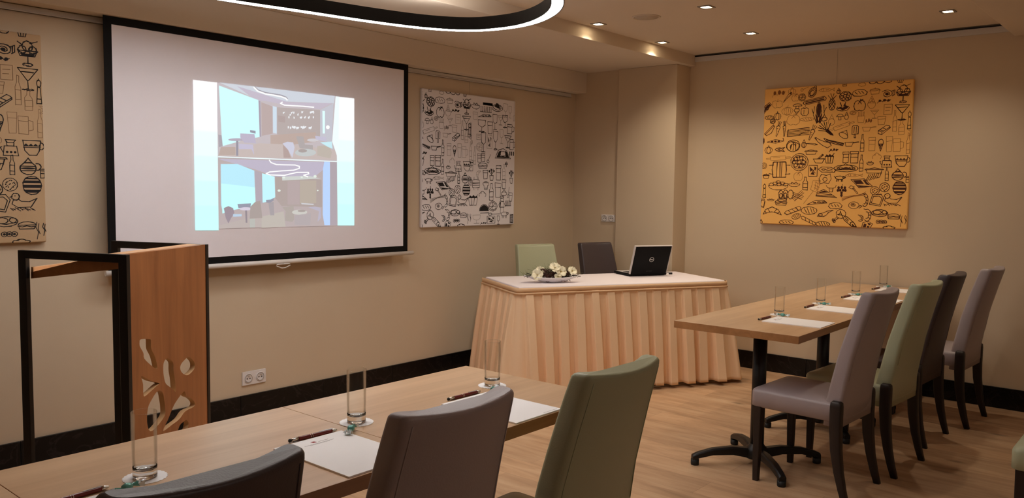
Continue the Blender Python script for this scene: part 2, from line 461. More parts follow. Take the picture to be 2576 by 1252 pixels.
# ---- projected slide
IM = empty('projected_slide', (2.9, YS-.002, 1.56), 0, 'bright projected slide showing two stacked photographs of a lounge', 'projected image')
IX0, IX1, IZ0, IZ1 = 2.34, 3.451, 1.149, 1.974
HQ = homog([(485, 201), (890, 249), (891, 567), (490, 579)], [(IX0, IZ1), (IX1, IZ1), (IX1, IZ0), (IX0, IZ0)])
EM = {}
SLIDE_E = 1.5
def emc(c):
    if c not in EM: EM[c] = emis('projected_colour', c, SLIDE_E)
    return EM[c]
def slide_part(name, polys, label=None):
    """polys: list of (colour, [full-picture points]) stacked in order"""
    m = MB(); ms = []; lay = 0
    for c, pts in polys:
        mt = emc(c)
        if mt not in ms: ms.append(mt)
        lay += 1
        vs = []
        for x, y in pts:
            X, Z = HQ(x, y); vs.append((X-2.9, -.0012-lay*.00004, Z-1.56))
        m.add(vs, [list(range(len(vs)))], ms.index(mt))
    o = m.build(name, ms, IM)
    if label: o['label'] = label
    return o
def za(*p): return [(540+x/5.444, 180+y/5.443) for x, y in p]
def zb_(*p): return [(540+x/5.961, 380+y/5.961) for x, y in p]
def stroke_px(pts, w):
    """polyline in picture points -> list of quads"""
    out = []
    for (x0, y0), (x1, y1) in zip(pts[:-1], pts[1:]):
        dx, dy = x1-x0, y1-y0; L_ = math.hypot(dx, dy) or 1
        ux, uy = dx/L_*w/2, dy/L_*w/2
        out.append([(x0-ux*.6-uy, y0-uy*.6+ux), (x1+ux*.6-uy, y1+uy*.6+ux), (x1+ux*.6+uy, y1+uy*.6-ux), (x0-ux*.6+uy, y0-uy*.6-ux)])
    return out
def ell(cx, cy, rx, ry, n=20): return [(cx+rx*math.cos(2*PI*k/n), cy+ry*math.sin(2*PI*k/n)) for k in range(n)]
# white side bands: white at the top turning pale cyan
def band(x0t, x1t, y0, x0b, x1b, yb, ytr):
    P = []; n = 6
    cols = [(255, 255, 255), (250, 255, 255), (238, 255, 255), (226, 255, 255), (214, 255, 255), (206, 255, 255)]
    for k in range(n):
        a, b_ = k/n, (k+1)/n
        f = lambda t, p, q: p+(q-p)*t
        P.append((cols[k], [(f(a, x0t, x0b), f(a, y0, yb)), (f(a, x1t, x1b), f(a, ytr, yb)), (f(b_, x1t, x1b), f(b_, ytr, yb)), (f(b_, x0t, x0b), f(b_, y0, yb))]))
    return P
slide_part('slide_margin', band(485, 545, 201, 490, 549, 578.5, 208), 'white left margin of the slide')
slide_part('slide_margin', band(845, 890, 244, 849, 891, 567, 249), 'white right margin of the slide')
wallc = (196, 186, 190)
P = [(wallc, [(545, 208), (845, 243.5), (848, 406), (548, 393)])]
P.append(((206, 212, 222), za((60, 150), (1640, 340), (1630, 440), (620, 400))))           # ceiling
P.append(((196, 186, 200), za((300, 200), (620, 390), (860, 440), (1440, 520), (1600, 440), (1000, 420), (560, 400))))
P.append(((208, 252, 255), za((52, 190), (595, 392), (612, 895), (420, 930), (130, 1010), (100, 1020))))  # window
P.append(((168, 158, 172), za((596, 395), (622, 405), (634, 890), (612, 895))))
P.append(((186, 168, 166), za((634, 420), (790, 480), (790, 850), (640, 880))))
P.append(((206, 222, 236), za((790, 470), (846, 490), (846, 850), (795, 840))))
P.append(((182, 170, 168), za((846, 490), (1440, 530), (1440, 900), (850, 860))))             # bar back wall
P.append(((176, 160, 158), za((860, 600), (960, 620), (960, 700), (870, 690))))
P.append(((188, 168, 160), za((760, 870), (1380, 830), (1400, 960), (1000, 1010), (760, 1000))))
P.append(((198, 184, 180), za((45, 1130), (600, 980), (1100, 1000), (1660, 1080), (1668, 1215), (45, 1150))))  # floor
P.append(((186, 168, 160), za((80, 1030), (280, 1030), (280, 1140), (50, 1140))))
P.append(((196, 196, 206), za((1440, 530), (1620, 440), (1600, 1000), (1440, 900))))
P.append(((222, 255, 255), za((1470, 540), (1505, 545), (1505, 850), (1475, 850))))
P.append(((255, 255, 255), za(*ell(1545, 765, 26, 26))))
P.append(((240, 252, 255), za((1650, 345), (1700, 350), (1690, 1210), (1605, 960))))           # curtain
PHOTO1 = P+[((180, 170, 186), za(*ell(300, 930, 120, 20))), ((150, 146, 160), za((288, 945), (318, 945), (318, 1150), (288, 1150))),
    ((188, 180, 200), za((345, 845), (540, 855), (560, 980), (400, 970), (345, 900))), ((196, 190, 212), za((320, 985), (520, 1000), (535, 1140), (500, 1060), (430, 1060), (330, 1060))),
    ((150, 150, 165), za((480, 800), (555, 810), (555, 850), (480, 830))), ((170, 162, 170), za((45, 860), (90, 870), (105, 1020), (50, 1030))),
    ((205, 205, 222), za((925, 985), (990, 960), (1070, 970), (1090, 1040), (1060, 1180), (1000, 1070))), ((180, 160, 156), za((930, 1000), (1000, 1070), (1040, 1180), (940, 1180))),
    ((176, 168, 168), za((1110, 885), (1210, 890), (1230, 1000), (1340, 1010), (1340, 1070), (1160, 1050))),
    ((196, 200, 200), za(*ell(1240, 1110, 145, 52))), ((170, 160, 158), za(*ell(1200, 1085, 60, 24))),
    ((190, 180, 170), za((1400, 1020), (1560, 1010), (1600, 1110), (1580, 1190), (1400, 1150))),
    ((206, 202, 206), za(*ell(1340, 940, 80, 22))), ((196, 192, 212), za((1370, 880), (1520, 900), (1520, 960), (1380, 930))),
    ((200, 236, 245), za((1440, 970), (1600, 960), (1610, 1060), (1540, 1030)))]
st = []
cur = lambda pts: [tuple(p) for p in pts]
for q_ in stroke_px(za((540, 218), (590, 265), (690, 300), (800, 318), (900, 335), (970, 362), (990, 385)), 3.2): st.append(((160, 156, 166), [(x, y-1.6) for x, y in q_])); 
for q_ in stroke_px(za((530, 215), (585, 270), (690, 308), (800, 325), (900, 345), (965, 368), (988, 392)), 3.6): st.append(((255, 255, 255), q_))
for q_ in stroke_px(za((920, 422), (895, 438), (950, 462), (1060, 470), (1200, 478), (1350, 492)), 3.0): st.append(((255, 255, 255), q_))
random.seed(3)
for k in range(34):
    x = 920+random.random()*430; row = random.choice((560, 590, 630, 760, 770))
    if row > 700: x = 980+random.random()*330
    q = [(x, row-random.random()*14), (x+12+random.random()*18, row-8-random.random()*14), (x+18, row+12), (x+4, row+10+random.random()*16)]
    st.append(((236, 240, 244), za(*q)))
slide_part('slide_photograph', PHOTO1+st, 'upper photograph on the slide, a lounge with a bar')
# lower photograph
P = [((186, 172, 172), [(548, 396), (848, 408), (849, 567.5), (549, 574)]),
     ((190, 182, 200), zb_((50, 110), (1720, 170), (1600, 300), (1450, 420), (900, 380), (600, 270), (100, 130))),
     ((186, 236, 252), zb_((85, 190), (340, 190), (590, 290), (610, 880), (560, 820), (230, 890), (120, 930), (90, 800))),
     ((198, 255, 255), zb_((90, 480), (600, 540), (612, 820), (540, 830), (250, 880), (110, 930))),
     ((178, 168, 178), zb_((596, 290), (700, 320), (715, 780), (615, 800))),
     ((196, 246, 255), zb_((706, 330), (895, 380), (905, 690), (770, 760), (715, 770))),
     ((176, 162, 158), zb_((905, 380), (1600, 430), (1610, 840), (1000, 820), (905, 700))),
     ((182, 166, 166), zb_((1090, 450), (1270, 440), (1270, 800), (1090, 800))),
     ((184, 172, 160), zb_((1275, 440), (1520, 440), (1520, 780), (1275, 780))),
     ((206, 210, 206), zb_((1005, 380), (1400, 370), (1590, 410), (1010, 440))),
     ((186, 214, 255), zb_((1640, 160), (1725, 165), (1728, 1110), (1645, 1110), (1618, 950), (1620, 270))),
     ((176, 164, 172), zb_((1728, 165), (1830, 170), (1832, 1110), (1728, 1110))),
     ((188, 176, 172), zb_((60, 1110), (500, 1000), (900, 950), (1040, 1120), (60, 1160))),
     ((192, 184, 176), zb_((700, 980), (1030, 900), (1060, 1130), (700, 1150))),
     ((186, 186, 180), zb_((520, 1010), (600, 1010), (600, 1145), (525, 1145))),
     ((156, 142, 152), zb_((130, 850), (200, 820), (270, 850), (290, 920), (240, 1000), (200, 1080), (160, 1000))),
     ((186, 208, 230), zb_((270, 940), (400, 940), (400, 975), (270, 980))),
     ((150, 152, 170), zb_((335, 790), (540, 780), (530, 840), (350, 850))),
     ((214, 206, 222), zb_(*ell(460, 862, 95, 24))), ((150, 138, 146), zb_((450, 885), (480, 885), (485, 1070), (460, 1070))),
     ((170, 158, 154), zb_((530, 830), (600, 760), (680, 740), (690, 820), (710, 1000), (520, 1010))),
     ((150, 150, 164), zb_((765, 730), (830, 725), (880, 700), (880, 740), (830, 770), (770, 770))), ((168, 160, 164), zb_((800, 770), (880, 760), (890, 960), (830, 960))),
     ((176, 166, 160), zb_((1010, 840), (1180, 820), (1190, 1020), (1160, 1060), (1050, 1040), (1060, 900))),
     ((204, 202, 196), zb_(*ell(1270, 915, 115, 38))), ((168, 158, 154), zb_(*ell(1300, 895, 60, 16))),
     ((180, 170, 172), zb_((1200, 960), (1440, 930), (1430, 1110), (1190, 1100))),
     ((186, 180, 196), zb_((1400, 840), (1500, 830), (1590, 850), (1590, 1000), (1540, 1060), (1560, 900))),
     ((206, 206, 210), zb_((1290, 775), (1480, 790), (1480, 810), (1300, 795)))]
PHOTO2 = P
st = []
for q_ in stroke_px(zb_((815, 135), (840, 170), (920, 200), (1050, 205), (1200, 208), (1265, 228), (1265, 258), (1180, 285), (1000, 295), (820, 310), (765, 335), (830, 355), (1040, 362), (1130, 340), (1230, 318), (1400, 318), (1405, 340), (1330, 360), (1390, 385)), 2.8): st.append(((255, 255, 255), q_))
for q_ in stroke_px([(548, 393.6), (848, 406.6)], 2.4): st.append(((240, 255, 255), q_))
for x, y, r_ in ((1500, 378, 24), (1030, 395, 20), (960, 590, 22), (1540, 590, 12), (1300, 390, 16)): st.append(((225, 236, 226), zb_(*ell(x, y, r_, r_*.8))))
slide_part('slide_photograph', PHOTO2+st, 'lower photograph on the slide, a lounge with curtains')

# ------------------------------------------------------------------ wall sockets
def socket(loc, rz, w, h, n, name_label):
    r = empty('wall_socket', loc, rz, name_label, 'wall socket')
    m = MB(); m.box(-w/2, w/2, -.009, 0, -h/2, h/2); m.build('plate', M['socket'], r, bevel=.002)
    for k in range(n):
        cx = (k-(n-1)/2)*w/n
        m = MB(); T = Matrix.Translation((cx, -.009, 0)) @ Matrix.Rotation(R(90), 4, 'X')
        rings = []
        prof = [(.029, -.0001), (.029, .003), (.0245, .003), (.0205, .0012), (.0, .0012)]
        for rr, z in prof: rings.append([tuple(T @ Vector((rr*math.cos(2*PI*i/28), rr*math.sin(2*PI*i/28), z))) for i in range(28)])
        m.loft(rings, 0, True, caps=False)
        for dx, dz, rr in ((-.0095, -.002, .0044), (.0095, -.002, .0044)):
            m.loft([[tuple(T @ Vector((dx+rr*math.cos(2*PI*i/12), dz+rr*math.sin(2*PI*i/12), z))) for i in range(12)] for z in (.0014, .002)], 1, False)
        m.loft([[tuple(T @ Vector((.0028*math.cos(2*PI*i/12), .011+.0028*math.sin(2*PI*i/12), z))) for i in range(12)] for z in (.001, .012)], 2, False)
        # dark ring marking the recess
        m.loft([[tuple(T @ Vector((a*math.cos(2*PI*i/28), a*math.sin(2*PI*i/28), a*.0+.0034))) for i in range(28)] for a in (.0228, .0245)], 1, False, caps=False)
        m.build('outlet', [M['socket'], M['socketd'], M['chrome']], r)
    return r
socket((2.756, YW, .24), 0, .161, .083, 2, 'white double wall socket above the black baseboard beside the lectern')
socket((XC, 4.012, 1.158), R(-90), .14, .062, 2, 'pale wall socket in the far corner, half hidden by the pillar')

# ------------------------------------------------------------------ chairs
def chair_proto(kind):
    lm = M[kind]
    r = empty('dining_chair', (0, 0, 0))
    # seat cushion
    m = MB(); rings = []
    for ins, z in ((.010, .366), (0, .372), (0, .438), (.003, .447), (.011, .454), (.05, .461), (.13, .466)):
        rings.append([(x, y+.275, z) for x, y in rrect(.414-2*ins, .44-2*ins, max(.022, .03-ins*.2), 5)])
    m.loft(rings, 0, True)
    m.build('seat', lm, r)
    # back : tall upholstered slab, bowed in plan
    prof = [(.345, .057), (.46, .055), (.56, .040), (.67, .022), (.76, .001), (.84, -.020), (.91, -.040)]
    topz = .968
    def sec(z, y, th, w, ins=0, dip=0.):
        pts = []
        for x, yy in rrect(w-2*ins, th-2*ins, min(.016, (th-2*ins)/2-.001), 4):
            # densify across the width by mapping below
            pts.append((x, yy))
        # ordered points: insert extra samples along long edges
        out = []
        n = len(pts)
        for i in range(n):
            a, b_ = pts[i], pts[(i+1) % n]; out.append(a)
            if abs(a[0]-b_[0]) > .1:
                for k in range(1, 10): out.append((a[0]+(b_[0]-a[0])*k/10, a[1]+(b_[1]-a[1])*k/10))
        res = []
        for x, yy in out:
            t = 1-(2*x/w)**2
            k = max(0, min(1, (z-.40)/.35))
            res.append((x, y+th/2+yy-.030*t*k, z-dip*t))
        return res
    rings = []
    for z, y in prof: rings.append(sec(z, y, .080-.016*(z-.345)/.6, .402-.074*(z-.345)/.6))
    for z, ins, y in ((.950, 0, -.051), (.960, .001, -.053), (.966, .004, -.054), (.970, .009, -.055)):
        rings.append(sec(z, y+ins, .058, .340, ins, .008)[:] if False else [(x, yy, zz) for x, yy, zz in sec(z, y, .062, .328, ins, .009*(z-.94)/.028)])
    m = MB(); m.loft(rings, 0, True); m.build('backrest', lm, r)
    # stitched seam near the rear side edges
    for sx in (-1, 1):
        m = MB(); pts = []
        for z, y in prof[2:]+[(.947, -.0503)]:
            w = .402-.074*(z-.345)/.6
            k = max(0, min(1, (z-.40)/.35)); x = w/2-.019; t = 1-(2*x/w)**2
            pts.append((sx*x, y-.030*t*k-.0003, z))
        m.tube(pts, .0016, 6); m.build('seam', lm, r)
    # front legs
    for sx in (-1, 1):
        m = MB()
        for_rings = []
        for z, w, cx in ((0, .027, .190), (.12, .032, .188), (.37, .040, .184)):
            for_rings.append([(sx*cx+x, .458+.010*(1-z/.37)*0+y, z) for x, y in rrect(w, w, .004, 2)])
        m.loft(for_rings, 0, False); m.build('leg', M['wenge'], r)
    # rear legs: sabre shaped, embracing the seat corners
    for sx in (-1, 1):
        m = MB(); rr = []
        for z, y, w, d in ((0, .018, .030, .030), (.06, .036, .033, .034), (.14, .055, .036, .040), (.24, .070, .039, .048), (.34, .076, .041, .052), (.44, .076, .041, .052), (.458, .076, .039, .048), (.466, .076, .030, .034)):
            rr.append([(sx*.196+x, y+yy, z) for x, yy in rrect(w, d, .007, 3)])
        m.loft(rr, 0, True); m.build('leg', M['wenge'], r)
    return r
protos = {}
def chair(kind, x, y, rz, label, group='upholstered chairs at the seminar tables'):
    if kind not in protos: protos[kind] = o = chair_proto(kind)
    else: o = copy_tree(protos[kind])
    o.location = (x, y, 0); o.rotation_euler = (0, 0, rz)
    tag(o, label, 'chair', group)
    return o
GS = 'upholstered chairs at the seminar tables'
chair('brown', .655, 1.195, R(-1), 'dark brown leatherette chair at the front table, nearest the viewer on the left')
chair('greige', 1.215, 1.208, R(-1), 'greige leatherette chair at the front table between the dark and green chairs')
chair('green', 1.75, 1.155, R(-1), 'sage green chair at the end of the front table nearest the skirted table')
chair('greige', 3.955, 1.165, R(-3), 'greige chair at the near end of the far row, nearest the viewer there')
chair('green', 4.48, 1.10, R(-4), 'sage green chair second in the far row, between greige and dark brown chairs')
chair('brown', 5.11, 1.12, R(-3), 'dark brown chair third in the far row, between green and greige chairs')
chair('greige', 5.70, 1.03, R(-3), 'greige chair at the far end of the row, closest to the right wall')
chair('green', 3.78, .04, R(0), 'sage green chair cut off by the right edge of the photo', 'upholstered chairs at the seminar tables')
chair('green', 5.068, 4.06, R(155), 'sage green chair behind the skirted table, behind the flower bowl', 'chairs behind the skirted table')
chair('brown', 5.63, 3.87, R(164), 'dark brown chair behind the skirted table, next to the laptop', 'chairs behind the skirted table')

# ------------------------------------------------------------------ seminar tables
def table(x0, x1, y0, y1, cx, label, group):
    r = empty('seminar_table', (cx, (y0+y1)/2, 0), 0, label, 'table', group)
    cy = (y0+y1)/2; zt = .75
    m = MB()
    vs = [(x0-cx, y0-cy), (x1-cx, y0-cy), (x1-cx, y1-cy), (x0-cx, y1-cy)]
    m.add([(a, b_, zt-.036) for a, b_ in vs]+[(a, b_, zt) for a, b_ in vs],
          [(3, 2, 1, 0)], 1)
    m.f.append([4, 5, 6, 7]); m.m.append(0); m.sm.append(False)
    for i in range(4): m.f.append([i, (i+1) % 4, 4+(i+1) % 4, 4+i]); m.m.append(1); m.sm.append(False)
    m.build('tabletop', [M['table'], M['tedge']], r, bevel=.0014)
    m = MB(); m.lathe([(.035, .06), (.035, zt-.045)], 28); m.box(-.19, .19, -.03, .03, zt-.045, zt-.036); m.box(-.03, .03, -.19, .19, zt-.045, zt-.036)
    m.build('column', M['black'], r)
    m = MB(); m.lathe([(.055, .035), (.06, .045), (.055, .085), (.04, .10), (.035, .11)], 28); m.build('hub', M['black'], r)
    for k in range(4):
        a = R(45+90*k)+R(0)
        m = MB(); rings = []
        for t, z, h, w in ((.0, .062, .05, .05), (.3, .075, .042, .044), (.65, .07, .034, .04), (.9, .052, .03, .038), (1.0, .040, .028, .036)):
            d = .04+.30*t
            rings.append([(d*math.cos(a)-s_*math.sin(a), d*math.sin(a)+s_*math.cos(a), z+zz) for s_, zz in ((w/2, -h/2), (w/2, h/2-.008), (w/2-.008, h/2), (-w/2+.008, h/2), (-w/2, h/2-.008), (-w/2, -h/2))])
        m.loft(rings, 0, False); o = m.build('base_arm', M['black'], r, bevel=.002)
        m = MB(); m.lathe([(.019, 0), (.021, .004), (.021, .03)], 16, c=(.325*math.cos(a), .325*math.sin(a), 0)); m.build('foot', M['rubber'], o)
    return r
G1 = 'seminar tables with pale oak tops'
table(-.17, .6165, 1.447, 2.079, .22, 'oak topped seminar table at the lower left corner, mostly out of the picture', G1)
table(.6175, 1.3995, 1.447, 2.079, 1.0, 'middle oak topped table of the front row, partly behind the dark chair', G1)
table(1.4005, 2.192, 1.447, 2.079, 1.80, 'oak topped table at the end of the front row, nearest the skirted table', G1)
table(3.696, 4.5825, 1.412, 2.055, 4.02, 'oak topped table at the free near end of the far row', G1)
table(4.5835, 5.3895, 1.412, 2.055, 4.93, 'middle oak topped table of the far row', G1)
table(5.3905, 6.18, 1.412, 2.055, 5.80, 'oak topped table at the right wall, last of the far row', G1)

# ------------------------------------------------------------------ glasses, coasters, pads, pens, sweets
TZ = .75
def glass_proto():
    m = MB()
    ro, h = .0275, .150
    m.lathe([(0, 0), (.024, 0), (.0255, .0015), (.0258, .006), (.026, .025), (ro-.001, .05), (ro, h-.001), (ro-.0007, h), (ro-.0014, h-.001), (ro-.0026, .05), (.0232, .026), (.0225, .022), (.018, .0185), (0, .0175)], 40)
    n0 = 40
    for i in range(len(m.f)):
        zc = sum(m.v[j][2] for j in m.f[i])/len(m.f[i]); m.m[i] = 1 if zc > .024 else 0
    return m.build('drinking_glass', [M['glass'], M['thin']])
def coaster_proto():
    m = MB(); n = 96; ring = []
    for i in range(n):
        a = 2*PI*i/n; rr = .0455+.0022*abs(math.sin(a*12))
        ring.append((rr*math.cos(a), rr*math.sin(a)))
    m.loft([[(x, y, 0) for x, y in ring], [(x, y, .0012) for x, y in ring]], 0, False)
    return m.build('paper_coaster', M['paper'])
def pad_proto():
    m = MB(); m.box(-.105, .105, -.1485, .1485, 0, .004); z = .0042
    m.add([(-.012, .112, z), (.000, .112, z), (-.003, .122, z), (-.013, .124, z)], [(0, 1, 2, 3)], 2)
    for x0, x1, y in ((-.045, .045, .103), (-.03, .03, .099), (.004, .035, .113)): m.box(x0, x1, y-.0006, y+.0006, z-.0001, z, 1)
    for x0, x1, y in ((.03, .095, -.139),): m.box(x0, x1, y-.0006, y+.0006, z-.0001, z, 1)
    return m.build('notepad', [M['paper'], M['ink'], M['redink']])
def pen_proto():
    r = empty('ballpoint_pen', (0, 0, 0))
    def cyl(name, prof, mt):
        m = MB(); m.lathe(prof, 16); m.v = [(z, y, x+.0056) for x, y, z in m.v]; m.build(name, mt, r)
    cyl('barrel', [(.0052, -.045), (.0054, -.04), (.0054, .052), (.005, .056)], M['pen'])
    cyl('tip', [(.0022, -.066), (.0046, -.060), (.0052, -.0455)], M['chrome'])
    cyl('stylus_end', [(.0015, -.0735), (.0045, -.071), (.0045, -.066)], M['rubber'])
    cyl('push_button', [(.0048, .056), (.0048, .064), (.003, .071), (.0028, .072)], M['chrome'])
    for z in (-.009, -.004):
        cyl('ring', [(.0057, z-.0008), (.0057, z+.0008)], M['chrome'])
    m = MB(); m.box(.018, .058, -.0015, .0015, .0112, .0125); m.build('clip', M['chrome'], r)
    return r
def sweet_proto():
    r = empty('wrapped_sweet', (0, 0, 0))
    m = MB(); m.lathe([(0, -.009), (.006, -.007), (.0085, 0), (.006, .007), (0, .009)], 14)
    m.v = [(z*1.15, y, x+.0085) for x, y, z in m.v]; m.build('candy', M['teal'], r)
    for sx in (-1, 1):
        m = MB(); n = 9; vs = []; fs = []
        for i in range(n):
            a = -.9+1.8*i/(n-1); zig = .002*(1 if i % 2 else -1)
            vs += [(sx*.009, .0015*math.sin(a), .0085+.0015*math.cos(a*2)), (sx*(.021+.003*math.cos(a*5)), .011*math.sin(a), .008+zig+.004*math.cos(a*2)), (sx*(.028+.002*math.sin(a*7)), .014*math.sin(a), .007+2*zig+.004*math.sin(i*1.7))]
        for i in range(n-1):
            o = i*3; fs += [(o, o+1, o+4, o+3), (o+1, o+2, o+5, o+4)]
        m.add(vs, fs); m.f = [list(f) for f in m.f]
        m.m = [0, 1]*(n-1)
        ob = m.build('twisted_end', [M['teal'], M['wrap']], r)
        sol = ob.modifiers.new('thick', 'SOLIDIFY'); sol.thickness = .0004
    r.scale = (1.2, 1.2, 1.1)
    return r
gp, cp_, pp, np_, sp_ = glass_proto(), coaster_proto(), pad_proto(), pen_proto(), sweet_proto()
spots = [  # pad x, y, glass, pen (x,y,rot), sweet, words
    (.665, 1.605, (.848, 1.793), (.690, 1.775, 4), (.778, 1.728), 'leftmost on the front row'),
    (1.257, 1.602, (1.447, 1.792), (1.282, 1.765, -4), (1.372, 1.722), 'on the front row, behind the dark chair'),
    (1.842, 1.600, (2.029, 1.803), (1.857, 1.767, -2), (1.955, 1.722), 'on the front row, nearest its free end'),
    (4.095, 1.570, (4.275, 1.745), (4.085, 1.742, -3), (4.205, 1.697), 'first on the far row'),
    (4.70, 1.572, (4.888, 1.745), (4.705, 1.742, -1), (4.812, 1.697), 'second on the far row'),
    (5.30, 1.570, (5.515, 1.745), (5.325, 1.742, -4), (5.412, 1.697), 'third on the far row'),
    (5.93, 1.570, (6.10, 1.745), (5.93, 1.742, -4), (6.04, 1.697), 'fourth on the far row'),
]
for i, (px, py, gl, pn, sw, where) in enumerate(spots):
    first = i == 0
    o = pp if first else copy_tree(pp); o.location = (px, py, TZ); o.rotation_euler = (0, 0, R((1, 0, 0, 1, -1, 1, 0)[i]))
    tag(o, 'white notepad with small printed heading, '+where, 'notepad', 'white notepads on the tables')
    o = cp_ if first else cp_.copy()
    if not first: COL.objects.link(o)
    o.location = (gl[0], gl[1], TZ); o.rotation_euler = (0, 0, i*.4)
    tag(o, 'round white scalloped coaster, '+where, 'coaster', 'paper coasters under the glasses')
    o = gp if first else gp.copy()
    if not first: COL.objects.link(o)
    o.location = (gl[0], gl[1], TZ+.0013)
    tag(o, 'tall empty glass on a coaster, '+where, 'glass', 'tall drinking glasses')
    o = np_ if first else copy_tree(np_)
    o.location = (pn[0], pn[1], TZ if pn[1] > py+.155 else TZ+.0042); o.rotation_euler = (0, 0, R(pn[2]))
    tag(o, 'dark red pen with chrome tip, '+where, 'pen', 'dark red pens beside the notepads')
    o = sp_ if first else copy_tree(sp_)
    o.location = (sw[0], sw[1], TZ+(.0042 if sw[1] < py+.147 and abs(sw[0]-px) < .12 else .0)); o.rotation_euler = (0, 0, R(12+i*25))
    tag(o, 'teal wrapped sweet by a notepad, '+where, 'sweet', 'wrapped sweets beside the notepads')

# ------------------------------------------------------------------ lectern
A = Vector((1.150, 3.420)); B = Vector((1.351, 2.968)); C_ = Vector((1.847, 3.283)); D_ = A+C_-B
LH = 1.15
lec = empty('lectern', ((A.x+C_.x)/2, (A.y+C_.y)/2, 0), math.atan2(C_.y-B.y, C_.x-B.x), 'open lectern of black square tubes with oak panel cut in leaf shapes', 'lectern')
ux = (C_-B).normalized(); LW = (C_-B).length
uy = (A-B).normalized(); LD = (A-B).length
lc = Vector(((A.x+C_.x)/2, (A.y+C_.y)/2)); rot = math.atan2(C_.y-B.y, C_.x-B.x)
def Lp(u, v, z):
    """u metres from B towards C, v metres from B towards A"""
    p = B+ux*u+uy*v-lc
    c, s_ = math.cos(-rot), math.sin(-rot)
    return (p.x*c-p.y*s_, p.x*s_+p.y*c, z)
def lbox(m, u0, u1, v0, v1, z0, z1, mi=0):
    vs = [Lp(u, v, z) for z in (z0, z1) for v in (v0, v1) for u in (u0, u1)]
    m.add(vs, [(0, 2, 3, 1), (4, 5, 7, 6), (0, 1, 5, 4), (2, 6, 7, 3), (0, 4, 6, 2), (1, 3, 7, 5)], mi)
tu, tv = .022, .036
def frame_(u0, z1):
    r_ = []
    for v0, v1, za0, zb0, nm in ((0, tv, 0, LH, 'front_post'), (LD-tv, LD, 0, LH, 'rear_post'), (tv, LD-tv, LH-.030, LH, 'top_rail'), (tv, LD-tv, 0, .03, 'floor_rail')):
        m = MB(); lbox(m, u0, u0+tu, v0, v1, za0, zb0); m.build(nm, M['black'], lec, bevel=.0012)
frame_(0, LH); frame_(LW-tu, LH)
m = MB(); lbox(m, tu, LW-tu, .004, .030, 1.035, 1.06); m.build('cross_rail', M['black'], lec)
# reading board with lip and side cheek
m = MB()
u0, u1 = tu, LW-tu
prof = [(.0305, LH), (LD*.19, LH), (LD-.04, 1.066), (LD-.04, 1.042), (.0305, 1.098)]
prof = [(v, z) for v, z in prof]
n = len(prof)
m.add([Lp(u0, v, z) for v, z in prof]+[Lp(u1, v, z) for v, z in prof], [list(range(n))[::-1], [n+i for i in range(n)]]+[[i, (i+1) % n, n+(i+1) % n, n+i] for i in range(n)])
m.m = [1, 1]+[0, 0, 1, 1, 1]
m.build('reading_board', [M['lectop'], M['tedge']], lec)
m = MB(); lbox(m, u0, u1, LD-.052, LD-.0405, 1.043, 1.086); m.build('book_lip', M['lectop'], lec, bevel=.001)
# front panel with leaf shaped openings
holes = [
[(0.143, 0.828), (0.243, 0.818), (0.255, 0.808), (0.257, 0.779), (0.288, 0.753), (0.306, 0.732), (0.324, 0.697), (0.300, 0.698), (0.238, 0.722), (0.176, 0.752), (0.168, 0.774), (0.132, 0.802), (0.129, 0.818)],
[(0.141, 0.689), (0.203, 0.67), (0.256, 0.654), (0.345, 0.634), (0.315, 0.629), (0.189, 0.609), (0.16, 0.615), (0.158, 0.656)],
[(0.439, 0.721), (0.479, 0.711), (0.514, 0.692), (0.515, 0.661), (0.53, 0.624), (0.538, 0.576), (0.52, 0.579), (0.467, 0.602), (0.416, 0.624), (0.395, 0.657), (0.391, 0.688), (0.401, 0.711)],
[(0.704, 0.694), (0.761, 0.677), (0.793, 0.657), (0.785, 0.634), (0.713, 0.62), (0.663, 0.625), (0.614, 0.644), (0.6, 0.665), (0.628, 0.681)],
[(0.341, 0.606), (0.38, 0.591), (0.396, 0.559), (0.406, 0.53), (0.398, 0.497), (0.301, 0.469), (0.225, 0.465), (0.194, 0.506), (0.207, 0.558), (0.252, 0.584), (0.302, 0.603)],
[(0.645, 0.559), (0.671, 0.535), (0.734, 0.517), (0.785, 0.492), (0.771, 0.475), (0.656, 0.474), (0.58, 0.454), (0.484, 0.446), (0.376, 0.440), (0.437, 0.475), (0.486, 0.506), (0.535, 0.53)],
[(0.669, 0.435), (0.697, 0.42), (0.69, 0.402), (0.652, 0.384), (0.547, 0.388), (0.579, 0.425), (0.629, 0.434)],
[(0.20, 0.40), (0.26, 0.41), (0.32, 0.38), (0.34, 0.33), (0.25, 0.30), (0.20, 0.34)],
[(0.42, 0.36), (0.48, 0.35), (0.60, 0.28), (0.62, 0.22), (0.50, 0.24), (0.44, 0.30)],
]
def smooth_loop(P, n=3):
    """closed Catmull-Rom through the points"""
    out = []; N = len(P)
    for i in range(N):
        p0, p1, p2, p3 = [Vector(P[(i+k) % N]) for k in (-1, 0, 1, 2)]
        for k in range(n):
            t = k/n; out.append(.5*((2*p1)+(-p0+p2)*t+(2*p0-5*p1+4*p2-p3)*t*t+(-p0+3*p1-3*p2+p3)*t**3))
    return out
PWu0, PWu1, PZ0, PZ1 = tu, LW-tu, .06, LH
cu = bpy.data.curves.new('panel_outline', 'CURVE'); cu.dimensions = '2D'; cu.fill_mode = 'BOTH'; cu.extrude = .012
def add_spline(pts):
    sp = cu.splines.new('POLY'); sp.points.add(len(pts)-1); sp.use_cyclic_u = True
    for p, q_ in zip(sp.points, pts): p.co = (q_[0], q_[1], 0, 1)
add_spline([(PWu0, PZ0), (PWu1, PZ0), (PWu1, PZ1), (PWu0, PZ1)])
for h in holes: add_spline([(p.x*LW, p.y) for p in smooth_loop(h)])
tmp = bpy.data.objects.new('panel_curve_tmp', cu); COL.objects.link(tmp)
